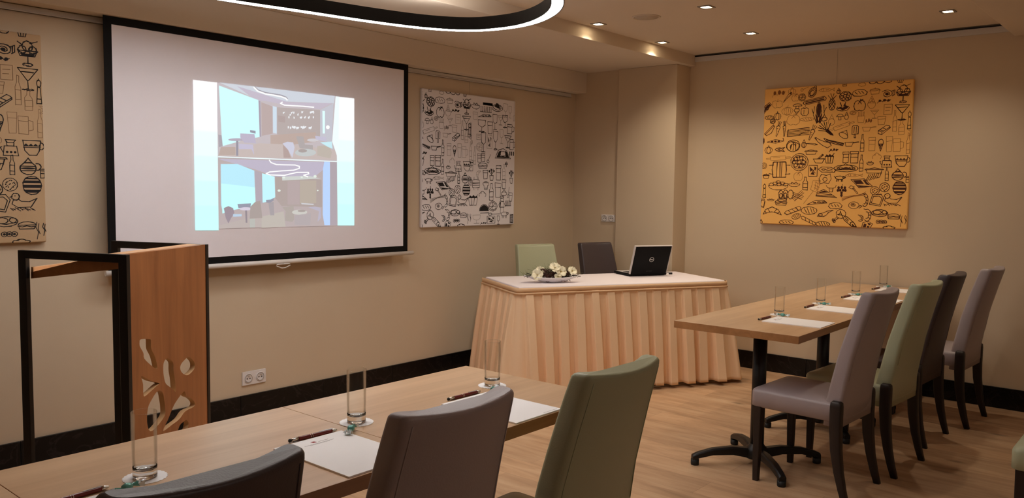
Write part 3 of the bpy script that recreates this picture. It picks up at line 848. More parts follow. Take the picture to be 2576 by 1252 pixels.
dg = bpy.context.evaluated_depsgraph_get(); me = bpy.data.meshes.new_from_object(tmp.evaluated_get(dg))
bpy.data.objects.remove(tmp)
for v in me.vertices:
    u, z, t = v.co; v.co = Lp(u, .0155+t, z)
me.materials.clear(); me.materials.append(M['panel']); me.materials.append(M['pcut'])
me.update()
nv = Vector(Lp(0, 1, 0))-Vector(Lp(0, 0, 0)); nv.normalize()
for p in me.polygons:
    inside = abs(p.normal.dot(nv)) < .5
    c = p.center
    edge = c.z > PZ1-.001 or c.z < PZ0+.001 or abs(c.x-Lp(PWu0, .0155, 0)[0]) < .002 or abs(c.x-Lp(PWu1, .0155, 0)[0]) < .002
    p.material_index = 1 if inside and not edge else 0
o = bpy.data.objects.new('front_panel', me); COL.objects.link(o); o.parent = lec

# ------------------------------------------------------------------ skirted table
FL = Vector((4.185, 3.49)); FR = Vector((5.636, 2.72)); BL = Vector((4.544, 4.04))
ang = math.atan2(FR.y-FL.y, FR.x-FL.x); TW = (FR-FL).length; TD = .66
tx = Vector((math.cos(ang), math.sin(ang))); ty = Vector((-math.sin(ang), math.cos(ang)))
TC = FL+tx*TW/2+ty*TD/2
st_ = empty('presenter_table', (TC.x, TC.y, 0), ang, 'rectangular presenter table hidden under white linen and a peach skirt', 'table')
m = MB(); m.box(-TW/2+.012, TW/2-.012, -TD/2+.012, TD/2-.012, .715, .744); m.build('tabletop', M['table'], st_)
for sx in (-1, 1):
    for sy in (-1, 1):
        m = MB(); m.box(sx*(TW/2-.06)-.02, sx*(TW/2-.06)+.02, sy*(TD/2-.06)-.02, sy*(TD/2-.06)+.02, 0, .715); m.build('leg', M['black'], st_)
# linen
m = MB(); rings = []
for ins, z in ((0, .728), (0, .744), (.002, .7495), (.006, .751)): rings.append([(x, y, z) for x, y in rrect(TW+.004-2*ins, TD+.004-2*ins, .012, 4)])
bot = [[(x, y, .728) for x, y in rrect(TW+.0, TD+.0, .012, 4)], [(x, y, .7455) for x, y in rrect(TW-.004, TD-.004, .012, 4)]]
m.loft(bot[::-1][:1]+[bot[0]]+rings, 0, True)
o = m.build('table_linen', M['cloth'], loc=(TC.x, TC.y, 0), rot=(0, 0, ang)); tag(o, 'smooth white linen cloth covering the top of the skirted table', 'tablecloth')
# skirt
sk = empty('table_skirt', (TC.x, TC.y, 0), ang, 'pleated peach table skirt hanging to the floor around the presenter table', 'table skirt')
hw, hd = TW/2+.003, TD/2+.003
# open path: back-left, front-left, front-right, back-right with rounded corners
path = []
def seg(a, b_, n):
    for k in range(n): path.append((a[0]+(b_[0]-a[0])*k/n, a[1]+(b_[1]-a[1])*k/n))
rc = .03
def arc(cx, cy, a0, a1, n):
    for k in range(n): a = R(a0+(a1-a0)*k/n); path.append((cx+rc*math.cos(a), cy+rc*math.sin(a)))
seg((-hw, hd), (-hw, -hd+rc), 240); arc(-hw+rc, -hd+rc, 180, 270, 20); seg((-hw+rc, -hd), (hw-rc, -hd), 620); arc(hw-rc, -hd+rc, 270, 360, 20); seg((hw, -hd+rc), (hw, hd), 240); path.append((hw, hd))
# arclength and outward normals
ln = [0.]
for a, b_ in zip(path[:-1], path[1:]): ln.append(ln[-1]+math.hypot(b_[0]-a[0], b_[1]-a[1]))
nor = []
for i in range(len(path)):
    a, b_ = path[max(0, i-1)], path[min(len(path)-1, i+1)]
    d = Vector((b_[0]-a[0], b_[1]-a[1])).normalized(); nor.append((d.y, -d.x))
random.seed(11)
pitch = .1225; NP = int(ln[-1]/pitch)+2
wid = [.50+random.uniform(-.04, .07) for _ in range(NP)]; off = [random.uniform(-.06, .06) for _ in range(NP)]; dep = [random.uniform(.8, 1.25) for _ in range(NP)]
ph0 = .045
def sstep(x): x = max(0, min(1, x)); return x*x*(3-2*x)
Z_ = [.722, .712, .695, .66, .60, .50, .40, .30, .20, .11, .05, .028]
rings = []
for z in Z_:
    t = (.722-z)/.70; row = []
    for i, (p, nn) in enumerate(zip(path, nor)):
        s_ = ln[i]+ph0; k = int(s_//pitch) % NP; f = s_/pitch-s_//pitch-off[k]*t
        w = wid[k]+.06*t; e = .03+.035*t
        up = sstep(f/e)*sstep((w-f)/e*1.0+1) if False else sstep((f-.02)/e)*(1-sstep((f-w)/e))
        amp = (.012+.048*t**.6)*dep[k]
        # flare at corners
        cx = min(abs(p[0]-(-hw)), abs(p[0]-hw)); cy = abs(p[1]+hd)
        corner = math.exp(-(max(cx, 0)**2+cy**2)/.02)
        out = .004+t*.045+amp*up+corner*t*.04+.006*t*math.sin(s_*9+k)
        row.append((p[0]+nn[0]*out, p[1]+nn[1]*out, z+.006*math.sin(s_*23)*max(0, t-.9)*10*.6))
    rings.append(row)
m = MB()
m.loft(rings, 0, True, caps=False, closed=False)
o = m.build('pleats', M['skirt'], sk); so = o.modifiers.new('thick', 'SOLIDIFY'); so.thickness = .0012; so.offset = -1
for z0, z1, d0, nm in ((.716, .7465, .018, 'top_band'), (.702, .715, .025, 'lower_band')):
    m = MB(); rr = []
    for z, d in ((z0, d0), (z0, d0+.004), ((z0+z1)/2, d0+.006), (z1, d0+.004), (z1, d0)): rr.append([(p[0]+nn[0]*d, p[1]+nn[1]*d, z) for p, nn in zip(path[::4], nor[::4])])
    m.loft(rr, 0, True, caps=False, closed=False); m.build(nm, M['hem'], sk)

# ------------------------------------------------------------------ laptop
P0 = Vector((5.329, 3.346)); P1 = Vector((5.607, 3.203))      # rear hinge edge, left and right as seen
la = math.atan2(P1.y-P0.y, P1.x-P0.x)
lx = (P0+P1)/2
lap = empty('laptop', (lx.x, lx.y, .7512), la, 'open black laptop with silver edges seen from behind on the white linen', 'laptop')
LWd = .330
m = MB(); m.box(-LWd/2, LWd/2, 0, .235, .004, .022); m.build('base', M['laptop'], lap, bevel=.003)
m = MB(); m.box(-LWd/2+.008, LWd/2-.008, .006, .228, .0222, .0238); m.build('palm_rest', M['silver'], lap, bevel=.001)
m = MB()
for r_ in range(5):
    for c in range(14): m.box(-.145+c*.0208, -.145+c*.0208+.018, .04+r_*.019, .04+r_*.019+.0165, .0238, .0252)
m.build('keyboard', M['keys'], lap)
tilt = R(19)
T = Matrix.Translation((0, .002, .018)) @ Matrix.Rotation(-tilt*-1, 4, 'X')
LHt = .232
m = MB(); m.box(-LWd/2+.009, LWd/2-.009, -.008, -.001, 0.0, LHt-.006, 0, T); m.build('lid', M['laptop'], lap, bevel=.002)
m = MB(); m.box(-LWd/2, LWd/2, -.0045, .012, 0, LHt, 0, T); m.build('screen_bezel', M['silver'], lap, bevel=.0025)
m = MB(); m.box(-LWd/2+.016, LWd/2-.016, .012, .0126, .016, LHt-.014, 0, T); m.build('display', M['laptop'], lap)
Tl = T @ Matrix.Translation((0, -.0085, LHt*.52))
m = MB(); m.loft([[tuple(Tl @ Vector((a*math.cos(2*PI*i/40), y_, a*math.sin(2*PI*i/40)))) for i in range(40)] for a, y_ in ((.0165, 0), (.0165, -.0012), (.0195, -.0012), (.0195, 0))], 0, False, caps=False); m.build('logo_ring', M['logo'], lap)
def text(name, body, size, mt, parent, T, ext=.0004, space=1.):
    cu = bpy.data.curves.new(name, 'FONT'); cu.body = body; cu.size = size; cu.align_x = 'CENTER'; cu.align_y = 'CENTER'; cu.extrude = ext; cu.offset = size*.02; cu.space_character = space
    t = bpy.data.objects.new(name, cu); COL.objects.link(t)
    dg = bpy.context.evaluated_depsgraph_get(); me = bpy.data.meshes.new_from_object(t.evaluated_get(dg)); bpy.data.objects.remove(t)
    me.transform(T); me.materials.clear(); me.materials.append(mt)
    o = bpy.data.objects.new(name, me); COL.objects.link(o); o.parent = parent; return o
text('logo_letters', 'DELL', .0135, M['logo'], lap, T @ Matrix.Translation((0, -.0088, LHt*.52)) @ Matrix.Rotation(R(90), 4, 'X'))
m = MB()
for k, w in enumerate((.005, .004, .003, .006, .004, .005, .003)): m.box(-.026+k*.0078, -.026+k*.0078+w, -.0086, -.008, .022, .0265, 0, T)
m.build('small_marking', M['dim'], lap)
m = MB(); m.tube([(LWd/2, .03, .012), (LWd/2+.02, .035, .012), (LWd/2+.035, .03, .02), (LWd/2+.05, .02, .012)], .0025, 8); m.tube([(LWd/2+.038, .024, .012), (LWd/2+.062, .016, .012)], .008, 10)
m.build('plug_and_cable', M['rubber'], lap)

# ------------------------------------------------------------------ flower bowl
fa = R(-40)
fl = empty('flower_arrangement', (4.575, 3.515, .7515), fa, 'white boat shaped bowl of cream flowers, twigs and dark leaves on the white linen', 'flower arrangement')
m = MB()
def boat(prof):
    rr = []
    for rad, z in prof:
        ring = []
        for i in range(40):
            a = 2*PI*i/40; x = math.cos(a); y = math.sin(a)
            ring.append((rad*x, rad*.40*y*(1-.25*abs(x)), z+.012*(abs(x)**3)*(rad/.2)))
        rr.append(ring)
    return rr
m.loft(boat([(.055, .0), (.07, .001), (.13, .012), (.18, .028), (.205, .038), (.203, .0405), (.175, .031), (.12, .016), (.05, .006)]), 0, True, caps=True)
m.build('bowl', M['bowl'], fl)
random.seed(5)
def flower(c, s_, nrm, n=6):
    q = Vector((0, 0, 1)).rotation_difference(Vector(nrm).normalized()).to_matrix().to_4x4()
    T = Matrix.Translation(c) @ q
    m = MB()
    for k in range(n):
        a0 = 2*PI*k/n+random.random()*.3; lift = .35+random.random()*.4; w = s_*(.52+random.random()*.12)
        vs = []; fs = []; nu, nv_ = 5, 5
        for i in range(nu):
            for j in range(nv_):
                u = i/(nu-1); v_ = j/(nv_-1)*2-1
                rr = s_*(.08+.95*u); half = w*math.sin(PI*min(.93, .12+.75*u))*.95
                x, y = rr, half*v_
                z = s_*(lift*u-.55*u*u*lift+.10*v_*v_*u+.06*math.sin(v_*6+k)*u)
                ca, sa = math.cos(a0), math.sin(a0)
                vs.append(tuple(T @ Vector((x*ca-y*sa, x*sa+y*ca, z+.002*(k % 2)))))
        for i in range(nu-1):
            for j in range(nv_-1): o_ = i*nv_+j; fs.append((o_, o_+1, o_+nv_+1, o_+nv_))
        m.add(vs, fs, 0, True)
    ob = m.build('flower', M['petal'], fl); so = ob.modifiers.new('thick', 'SOLIDIFY'); so.thickness = .0012
    m = MB()
    for k in range(5):
        a = random.random()*2*PI; r_ = random.random()*.003
        p = T @ Vector((r_*math.cos(a), r_*math.sin(a), .004)); q2 = T @ Vector((r_*1.6*math.cos(a), r_*1.6*math.sin(a), .010))
        m.tube([p, q2], .0009, 5)
    m.build('stamens', M['stamen'], ob)
flower((-.115, -.040, .055), .040, (-.1, -1, .45), 6)
flower((-.085, .01, .080), .034, (-.4, -.6, .8), 5)
flower((.015, -.02, .102), .040, (-.1, -.7, .8), 6)
flower((.052, -.04, .078), .040, (.2, -1, .5), 6)
flower((.140, -.015, .078), .034, (.2, -.8, .7), 6)
flower((.03, -.05, .045), .026, (0, -1, .3), 5)
m = MB()
for k in range(80):
    cx = random.uniform(-.09, .12); cy = random.uniform(-.03, .03); z0 = .03+random.random()*.045; a = random.uniform(-.5, .5)+(PI if random.random() < .5 else 0); L_ = random.uniform(.05, .10)
    pts = [(cx+L_*(t-.5)*math.cos(a), cy-.018*math.sin(t*PI)+L_*(t-.5)*math.sin(a)*.5, z0+.025*math.sin(t*PI+k)) for t in (0, .25, .5, .75, 1)]
    m.tube(pts, .0022, 5)
m.build('twigs', M['twig'], fl)
for k in range(24):
    cx = random.choice((-.16, -.145, .08, .095, .105, -.03, .09, .175)); a = random.random()*2*PI; L_ = random.uniform(.03, .05)
    m = MB(); vs = []; 
    d = Vector((math.cos(a), math.sin(a)*.6-.3, .25)).normalized(); sdir = d.cross(Vector((0, 0, 1))).normalized()
    c0 = Vector((cx, random.uniform(-.03, .02), .035+random.random()*.02))
    row = [(0, .1), (.3, .8), (.6, 1), (.85, .6), (1, .05)]
    for t, w in row:
        for s2 in (-1, 0, 1): vs.append(tuple(c0+d*L_*t+sdir*s2*w*.013+Vector((0, 0, -.003*abs(s2)-.01*t*t))))
    m.add(vs, [(i*3+j, i*3+j+1, i*3+j+4, i*3+j+3) for i in range(4) for j in range(2)], 0, True)
    o = m.build('leaf', M['leafd'], fl); so = o.modifiers.new('thick', 'SOLIDIFY'); so.thickness = .001
m = MB()
for k in range(110):
    cx = random.choice((-.05, -.02, .03, .0, .1, .16, -.17)) + random.uniform(-.03, .03); a = random.uniform(-1.2, 1.2); L_ = random.uniform(.06, .12) if abs(cx) < .12 else random.uniform(.03, .06)
    pts = [(cx+L_*t*math.sin(a)*(.6+.6*t), random.uniform(-.01, .01)*t-.01, .035+L_*t*math.cos(a*.6)*(1-.35*t*abs(math.sin(a)))) for t in (0, .35, .7, 1)]
    m.tube(pts, [.0011, .001, .0008, .0004], 4)
m.build('grass', M['leafg'], fl)
EXPO = -0.58

# ------------------------------------------------------------------ food-drawing canvases
def C(cx=0, cy=0, rx=.5, ry=None, a0=0, a1=360, n=22):
    ry = rx if ry is None else ry
    k = max(4, int(n*abs(a1-a0)/360))
    return [(cx+rx*math.cos(R(a0+(a1-a0)*i/k)), cy+ry*math.sin(R(a0+(a1-a0)*i/k))) for i in range(k+1)]
def sp(n=2.2, r=.3, cx=0, cy=0, sy=1): return [(cx+r*t*math.cos(2*PI*n*t), cy+sy*r*t*math.sin(2*PI*n*t)) for t in [i/30 for i in range(31)]]
def cl(*p): return list(p)+[p[0]]
# every icon: (list of strokes, list of filled shapes), unit box, y up
def I_bottle(): return [cl((-.3, -.5), (.3, -.5), (.3, .1), (.12, .26), (.12, .5), (-.12, .5), (-.12, .26), (-.3, .1)), cl((-.3, -.3), (.3, -.3), (.3, 0), (-.3, 0))], []
def I_glass(): return [cl((-.35, -.5), (.35, -.5), (.48, .5), (-.48, .5)), [(-.42, .2), (.42, .2)]], []
def I_wine(): return [[(-.45, .5), (-.4, .1), (-.15, -.05), (0, -.08), (.15, -.05), (.4, .1), (.45, .5), (-.45, .5)], [(0, -.08), (0, -.46)], C(0, -.47, .32, .03)], []
def I_martini(): return [cl((-.5, .45), (.5, .45), (.05, -.05), (-.05, -.05)), [(0, -.05), (0, -.46)], C(0, -.47, .28, .03), [(-.3, .3), (.3, .3)]], []
def I_flute(): return [[(-.35, .5), (-.3, 0), (0, -.1), (.3, 0), (.35, .5), (-.35, .5)], [(0, -.1), (0, -.47)], [(-.3, -.48), (.3, -.48)]], []
def I_mug(): return [cl((-.45, -.5), (.2, -.5), (.2, .45), (-.45, .45)), [(.2, .25), (.5, .2), (.5, -.25), (.2, -.3)], [(-.45, .2), (.2, .2)]], []
def I_cup(): return [[(-.5, .45), (-.4, -.2), (-.2, -.5), (.15, -.5), (.3, -.2), (.38, .45), (-.5, .45)], C(.38, .1, .14, .22, -100, 100), [(-.45, .0), (.34, .0)]], [[(-.46, .12), (-.34, .26), (-.22, .12), (-.1, .26), (0, .12), (.12, .26), (.24, .12), (.35, .26), (.35, .08), (-.45, .08)]]
def I_teapot(): return [C(-.08, -.12, .36, .36), [(-.4, 0), (.24, 0)], [(-.4, -.25), (.24, -.25)], C(.33, -.02, .16, .2, -100, 110), [(-.25, .2), (.1, .2), (-.08, .48), (-.25, .2)]], [C(-.08, -.12, .34, .06), ]
def I_kettle(): return [cl((-.35, -.5), (.42, -.5), (.35, .1), (-.28, .1)), cl((-.15, .1), (-.15, .32), (.2, .32), (.2, .1)), [(-.15, .32), (-.22, .5), (.28, .5), (.2, .32)], [(-.35, -.3), (-.5, 0), (-.42, .05)]], [C(-.15, -.28, .07), C(.05, -.28, .07), C(.25, -.28, .07)]
def I_barrel(): return [C(0, 0, .46, .5)], [[(-.4, .26), (.4, .26), (.43, .12), (-.43, .12)], [(-.46, .03), (.46, .03), (.45, -.14), (-.45, -.14)], [(-.41, -.24), (.41, -.24), (.3, -.4), (-.3, -.4)], [(-.28, .42), (.28, .42), (.36, .33), (-.36, .33)]]
def I_keg(): return [cl((-.3, -.5), (.3, -.5), (.34, 0), (.3, .5), (-.3, .5), (-.34, 0)), [(-.12, -.5), (-.12, .5)], [(.1, -.5), (.1, .5)], [(-.3, .3), (-.5, .28)], [(.3, .3), (.5, .28)], [(-.3, -.3), (-.5, -.28)], [(.3, -.3), (.5, -.28)], [(.02, -.5), (.02, .5)]], []
def I_sundae(): return [C(0, .28, .22, .2), C(-.22, .14, .16, .14), C(.22, .14, .16, .14), [(-.42, .1), (-.3, -.12), (.3, -.12), (.42, .1)], [(-.42, .1), (.42, .1)], [(0, -.12), (0, -.4)], C(0, -.45, .2, .05), [(.1, .4), (.42, .5)], [(-.2, .3), (-.4, .44)]], [C(-.15, -.02, .05), C(.1, -.04, .05), C(.28, .02, .04), [(-.32, -.02), (.32, -.02), (.25, -.1), (-.25, -.1)]]
def I_cone(): return [C(0, .22, .36, .28), cl((-.32, .08), (.32, .08), (0, -.5)), [(-.15, .08), (.08, -.32)], [(.15, .08), (-.08, -.32)]], []
def I_fish(): return [[(-.5, -.02), (-.3, .25), (.1, .22), (.34, 0), (.5, .22), (.46, 0), (.5, -.22), (.34, 0), (.1, -.22), (-.3, -.22), (-.5, -.02)], C(-.34, .05, .03), C(-.3, 0, .12, .2, -70, 70), [(-.05, .1), (.12, .1)], [(-.05, -.05), (.14, -.05)]], []
def I_carrot(): return [cl((-.25, .15), (0, .22), (.25, .15), (.05, -.5), (-.05, -.5)), [(-.2, 0), (0, 0)], [(.02, -.15), (.15, -.15)], [(-.1, .2), (-.22, .5)], [(0, .22), (.02, .5)], [(.1, .2), (.25, .48)]], []
def I_apple(): return [C(-.17, -.05, .32, .42, 20, 300), C(.17, -.05, .32, .42, -120, 160), [(0, .25), (.06, .5)], [(.06, .42), (.28, .46), (.1, .34)]], []
def I_pear(): return [C(0, -.2, .36, .3), [(-.3, -.03), (-.12, .3), (0, .38), (.12, .3), (.3, -.03)], [(0, .38), (.05, .5)]], []
def I_lemon(): return [C(0, 0, .5, .5), C(0, 0, .38, .38), [(-.38, 0), (.38, 0)], [(0, -.38), (0, .38)], [(-.27, -.27), (.27, .27)]], []
def I_onion(): return [C(0, -.08, .42, .38), C(0, -.08, .2, .38), [(-.08, .3), (0, .5), (.08, .3)], [(-.05, -.46), (0, -.5), (.06, -.46)]], []
def I_mush(): return [C(0, .05, .5, .4, 0, 180), [(-.5, .05), (.5, .05)], [(-.15, .05), (-.18, -.45), (.18, -.45), (.15, .05)]], []
def I_pumpkin(): return [C(0, -.1, .5, .38), C(0, -.1, .3, .38), C(0, -.1, .1, .38), [(0, .28), (.06, .5)]], []
def I_pepper(): return [[(-.4, .2), (-.42, -.25), (-.2, -.48), (0, -.4), (.2, -.48), (.42, -.25), (.4, .2), (.2, .32), (0, .22), (-.2, .32), (-.4, .2)], [(0, .22), (.05, .5)], [(-.1, .1), (-.1, -.3)]], []
def I_corn(): return [C(0, .05, .17, .45), [(-.1, -.5), (-.36, -.1), (-.3, .3)], [(.1, -.5), (.36, -.1), (.32, .35)], [(-.36, .0), (-.5, .2)], [(.34, .0), (.5, .25)]], [C(0, .12, .14, .34), cl((-.12, -.5), (-.24, -.05), (-.05, -.2), (0, -.45)), cl((.12, -.5), (.24, -.05), (.05, -.2), (0, -.45))]
def I_cucumber(): return [cl((-.5, .1), (-.44, .3), (.44, .3), (.5, .1), (.5, -.1), (.44, -.3), (-.44, -.3), (-.5, -.1))], [[(-.42, .18), (.42, .18), (.42, .06), (-.42, .06)], [(-.42, -.02), (.42, -.02), (.42, -.2), (-.42, -.2)]]
def I_avocado(): return [C(0, -.1, .42, .4), [(-.3, .16), (0, .5), (.3, .16)], C(0, -.14, .2, .22), C(0, -.1, .3, .3)], []
def I_pineapple(): return [C(0, -.15, .3, .35), [(-.1, .2), (-.4, .42)], [(0, .2), (-.15, .5)], [(0, .2), (.15, .5)], [(.1, .2), (.4, .4)], [(-.2, .1), (.25, -.35)], [(.2, .1), (-.25, -.35)], [(-.3, -.1), (.1, -.48)], [(.3, -.1), (-.1, -.48)], [(-.1, .18), (.3, -.2)], [(.1, .18), (-.3, -.2)]], []
def I_artichoke(): return [C(0, 0, .48, .48)]+[C(x, y, .13, .12) for x, y in ((-.25, .2), (0, .28), (.25, .2), (-.3, -.05), (-.05, .05), (.2, 0), (-.15, -.25), (.12, -.26), (.32, -.2))], []
def I_bread(): return [[(-.5, -.1), (-.42, .2), (-.1, .38), (.3, .32), (.5, .05), (.44, -.25), (.1, -.38), (-.35, -.34), (-.5, -.1)], [(-.3, .1), (-.15, -.15)], [(-.08, .2), (.06, -.1)], [(.14, .18), (.28, -.1)]], []
def I_loaf(): return [C(0, 0, .5, .42), [(-.3, .2), (-.15, -.25)], [(-.12, .3), (.03, -.3)], [(.08, .3), (.2, -.25)], [(.26, .22), (.34, -.15)]], []
def I_baguette(): return [cl((-.5, .12), (-.4, .25), (.45, .15), (.5, 0), (.42, -.2), (-.42, -.12)), [(-.25, .2), (-.15, -.1)], [(0, .2), (.1, -.14)], [(.22, .16), (.3, -.14)]], []
def I_croissant(): return [[(-.5, -.3), (-.35, .15), (0, .4), (.35, .15), (.5, -.3), (.2, -.12), (0, -.05), (-.2, -.12), (-.5, -.3)], [(-.25, .25), (-.12, -.08)], [(.25, .25), (.12, -.08)], [(-.4, 0), (-.3, -.18)], [(.4, 0), (.3, -.18)]], []
def I_roll(): return [sp(2.4, .4), [(.3, .25), (.5, .35), (.5, -.1), (.35, -.25)], [(.4, .28), (.38, -.2)]], [C(-.02, 0, .12)]
def I_pot(): return [cl((-.4, .1), (.4, .1), (.32, -.4), (-.32, -.4)), C(0, .1, .4, .12), [(-.06, .22), (0, .32), (.06, .22)], [(-.4, 0), (-.5, 0)], [(.4, 0), (.5, 0)]], []
def I_casserole(): return [cl((-.42, .1), (.42, .1), (.36, -.4), (-.36, -.4)), cl((-.5, .1), (.5, .1), (.45, .22), (-.45, .22)), [(-.3, .22), (0, .42), (.3, .22)]], []
def I_pan(): return [cl((-.5, .15), (.1, .15), (.02, -.4), (-.42, -.4)), [(.1, .1), (.5, .22)], [(.1, .02), (.5, .14)]], []
def I_pin(): return [cl((-.32, .3), (.32, .3), (.32, -.3), (-.32, -.3)), cl((-.5, .1), (-.32, .1), (-.32, -.1), (-.5, -.1)), cl((.32, .1), (.5, .1), (.5, -.1), (.32, -.1)), [(-.2, .1), (.1, .1)]], []
def I_asparagus(): return [[(-.5, -.4+.12*k), (.5, -.25+.13*k)] for k in range(6)]+[[(-.5, -.4), (-.46, .25)]], [cl((.0+.08*k, -.3+.13*k), (.12+.08*k, -.2+.1*k), (.1+.08*k, -.34+.13*k)) for k in range(4)]
def I_spring(): return [[(.5, -.5), (.1, -.1), (-.5, .1)], [(.5, -.5), (.1, -.1), (-.3, .4)], [(.5, -.5), (.1, -.1), (.05, .5)], [(.45, -.5), (.05, -.1), (-.1, .48)], [(.5, -.5), (.15, -.1), (.3, .4)], [(.4, -.5), (0, -.15), (-.45, -.1)], [(.42, -.48), (.02, -.1), (-.4, .28)]], [cl((.0, -.15), (.15, .0), (.5, -.42), (.42, -.5))]
def I_leek(): return [cl((-.5, .4), (-.3, .25), (.5, -.2), (.46, -.45), (.2, -.35), (-.38, .12)), [(-.4, .3), (.46, -.25)], [(-.36, .2), (.46, -.35)], [(-.3, .22), (.4, -.38)]], []
def I_eggplant(): return [[(-.5, .45), (-.3, .1), (0, -.2), (.3, -.4), (.5, -.2), (.4, .05), (.1, .12), (-.2, .3), (-.42, .5), (-.5, .45)], [(-.5, .5), (-.4, .3)]], []
def I_peas(): return [[(-.5, -.15), (0, -.35), (.5, -.05), (0, .2), (-.5, -.15)], [(.5, -.05), (.45, .4)]], [C(-.2, -.1, .08, .12), C(0, -.08, .08, .14), C(.2, -.06, .08, .12)]
def I_chili(): return [[(-.5, .3), (-.1, .1), (.3, -.2), (.5, -.1), (.3, .2), (-.1, .3), (-.5, .3)]], [cl((.3, -.1), (.5, -.05), (.46, .1), (.32, .1))]
def I_cabbage(): return [C(0, 0, .5, .5), C(-.1, -.05, .38, .4, 30, 250), C(.1, -.05, .35, .35, -80, 120), C(0, -.1, .2, .25, 0, 220), [(0, -.4), (.05, .3)], [(-.2, -.3), (-.1, .1)], [(.2, -.3), (.2, .1)]], []
def I_plate(): return [C(0, 0, .5, .5), C(0, 0, .4, .4)]+[C(x, y, .1, .1) for x, y in ((-.2, .2), (.1, .22), (.25, 0), (.1, -.2), (-.2, -.18), (0, 0), (-.28, 0))], [C(x, y, .06) for x, y in ((-.1, .1), (.2, .12), (.12, -.1), (-.08, -.12), (.0, .3), (-.3, .1), (.28, -.14), (0, -.3), (-.14, .28))]
def I_mortar(): return [[(-.5, .0), (-.3, -.4), (.3, -.4), (.5, 0), (-.5, 0)], [(-.1, 0), (.3, .42), (.4, .36), (0, 0)]], [cl((0, 0), (.32, .4), (.38, .34), (.06, 0))]
def I_bucket(): return [cl((-.45, .15), (.45, .15), (.32, -.5), (-.32, -.5)), [(-.15, .15), (-.1, -.5)], [(.15, .15), (.1, -.5)], [(.3, .15), (.5, .45)]], [cl((-.4, .15), (-.3, .36), (-.1, .24), (.05, .4), (.2, .24), (.4, .35), (.42, .15))]
def I_jar(): return [cl((-.4, -.5), (.4, -.5), (.4, .3), (-.4, .3)), cl((-.45, .3), (.45, .3), (.45, .5), (-.45, .5)), [(-.4, .0), (.4, .0)]], []
def I_bowl(): return [C(0, .0, .5, .45, 180, 360), [(-.5, 0), (.5, 0)], [(-.3, .05), (-.2, .25), (0, .08), (.15, .3), (.3, .05)]], []
def I_salad(): return [C(0, -.05, .5, .4, 180, 360), [(-.5, -.05), (.5, -.05)]]+[C(x, y, .12, .13) for x, y in ((-.35, .05), (-.15, .15), (.05, .08), (.22, .15), (.38, .05), (0, .25))], []
def I_turkey(): return [C(0, -.05, .5, .38), C(0, .05, .3, .26), C(-.25, -.02, .12, .1), C(.25, -.02, .12, .1), [(-.4, -.2), (.4, -.2)], [(-.1, .3), (0, .5), (.1, .3)]], [[(-.2, -.05), (0, .1), (.22, -.05), (.1, -.14), (-.1, -.14)]]
def I_steak(): return [[(-.5, .1), (-.3, .4), (.2, .3), (.5, 0), (.4, -.35), (0, -.3), (-.3, -.3), (-.5, .1)], C(-.2, .05, .1, .09), [(0, .2), (.3, 0)], [(-.05, .0), (.3, -.2)]], []
def I_dsteak(): return [cl((-.5, .4), (.1, .5), (.5, -.3), (-.1, -.5))], [cl((-.4, .32), (-.05, .38), (.1, -.05), (-.24, -.1)), cl((.04, .38), (.1, .42), (.38, -.2), (.2, -.12)), cl((-.2, -.2), (.3, -.3), (.36, -.34), (-.08, -.42))]
def I_bacon(): return [[(-.5+.12*k, -.4+.06*k), (-.38+.12*k, .05), (-.3+.12*k, .3+.03*k)] for k in range(7)], []
def I_cow(): return [cl((-.2, .1), (.2, .1), (.14, -.45), (-.14, -.45)), [(-.2, .1), (-.4, .2), (-.5, .5)], [(.2, .1), (.4, .2), (.5, .5)]], [C(-.08, -.05, .03), C(.08, -.05, .03)]
def I_pig(): return [C(0, .05, .4, .26), C(.38, .1, .12, .12), [(-.25, -.15), (-.28, -.5)], [(-.15, -.18), (-.15, -.5)], [(.15, -.18), (.15, -.5)], [(.25, -.15), (.27, -.5)], [(-.4, .1), (-.5, .25)]], []
def I_grapes(): return [[(0, .2), (.05, .5)]], [C(x, y, .12) for x, y in ((-.3, .2), (0, .22), (.3, .2), (-.36, -.02), (.36, -.02), (-.14, 0), (.14, 0), (0, -.22), (0, -.42))]
def I_hammer(): return [cl((-.5, .2), (-.3, .45), (.1, .3), (-.1, .05)), cl((-.1, .15), (0, .2), (.5, -.45), (.4, -.5))], []
def I_cookie(): return [C(0, 0, .5, .5)]+[[(x, y), (x+.12, y+.1)] for x, y in ((-.3, .1), (-.1, .25), (.15, .1), (-.1, -.05), (.1, -.25), (-.3, -.2), (.25, -.1), (-.05, -.4))], [C(x, y, .05) for x, y in ((-.2, .2), (.1, .3), (.3, .1), (0, .05), (-.3, 0), (.2, -.2), (-.12, -.2), (0, -.38))]
def I_mill(): return [cl((-.35, -.5), (.35, -.5), (.2, .15), (-.2, .15)), C(0, .3, .3, .14), [(0, .44), (0, .5)], [(-.3, -.3), (.3, -.3)]], []
def I_swat(): return [cl((-.1, .1), (.3, .0), (.5, .5), (.05, .5)), [(.1, .05), (-.5, -.5)], [(.12, .2), (.4, .1)], [(.14, .32), (.44, .22)], [(.16, .44), (.48, .36)], [(.18, .1), (.24, .5)], [(.28, .05), (.36, .5)]], []
def I_cake(): return [cl((-.5, -.2), (.5, -.35), (-.1, .5), (-.45, .2)), [(-.48, -.05), (.4, -.2)], [(-.47, .08), (.25, -.03)]], [cl((-.46, .1), (-.1, .4), (.1, .2), (-.2, .16)), cl((-.48, -.12), (.4, -.26), (.45, -.3), (-.48, -.18))]
def I_nuts(): return [C(-.28, .1, .14, .35), C(.0, .1, .15, .38), C(.3, .12, .16, .36), C(-.2, -.35, .28, .14), C(-.28, .0, .08, .2), C(0, .02, .08, .22)], []
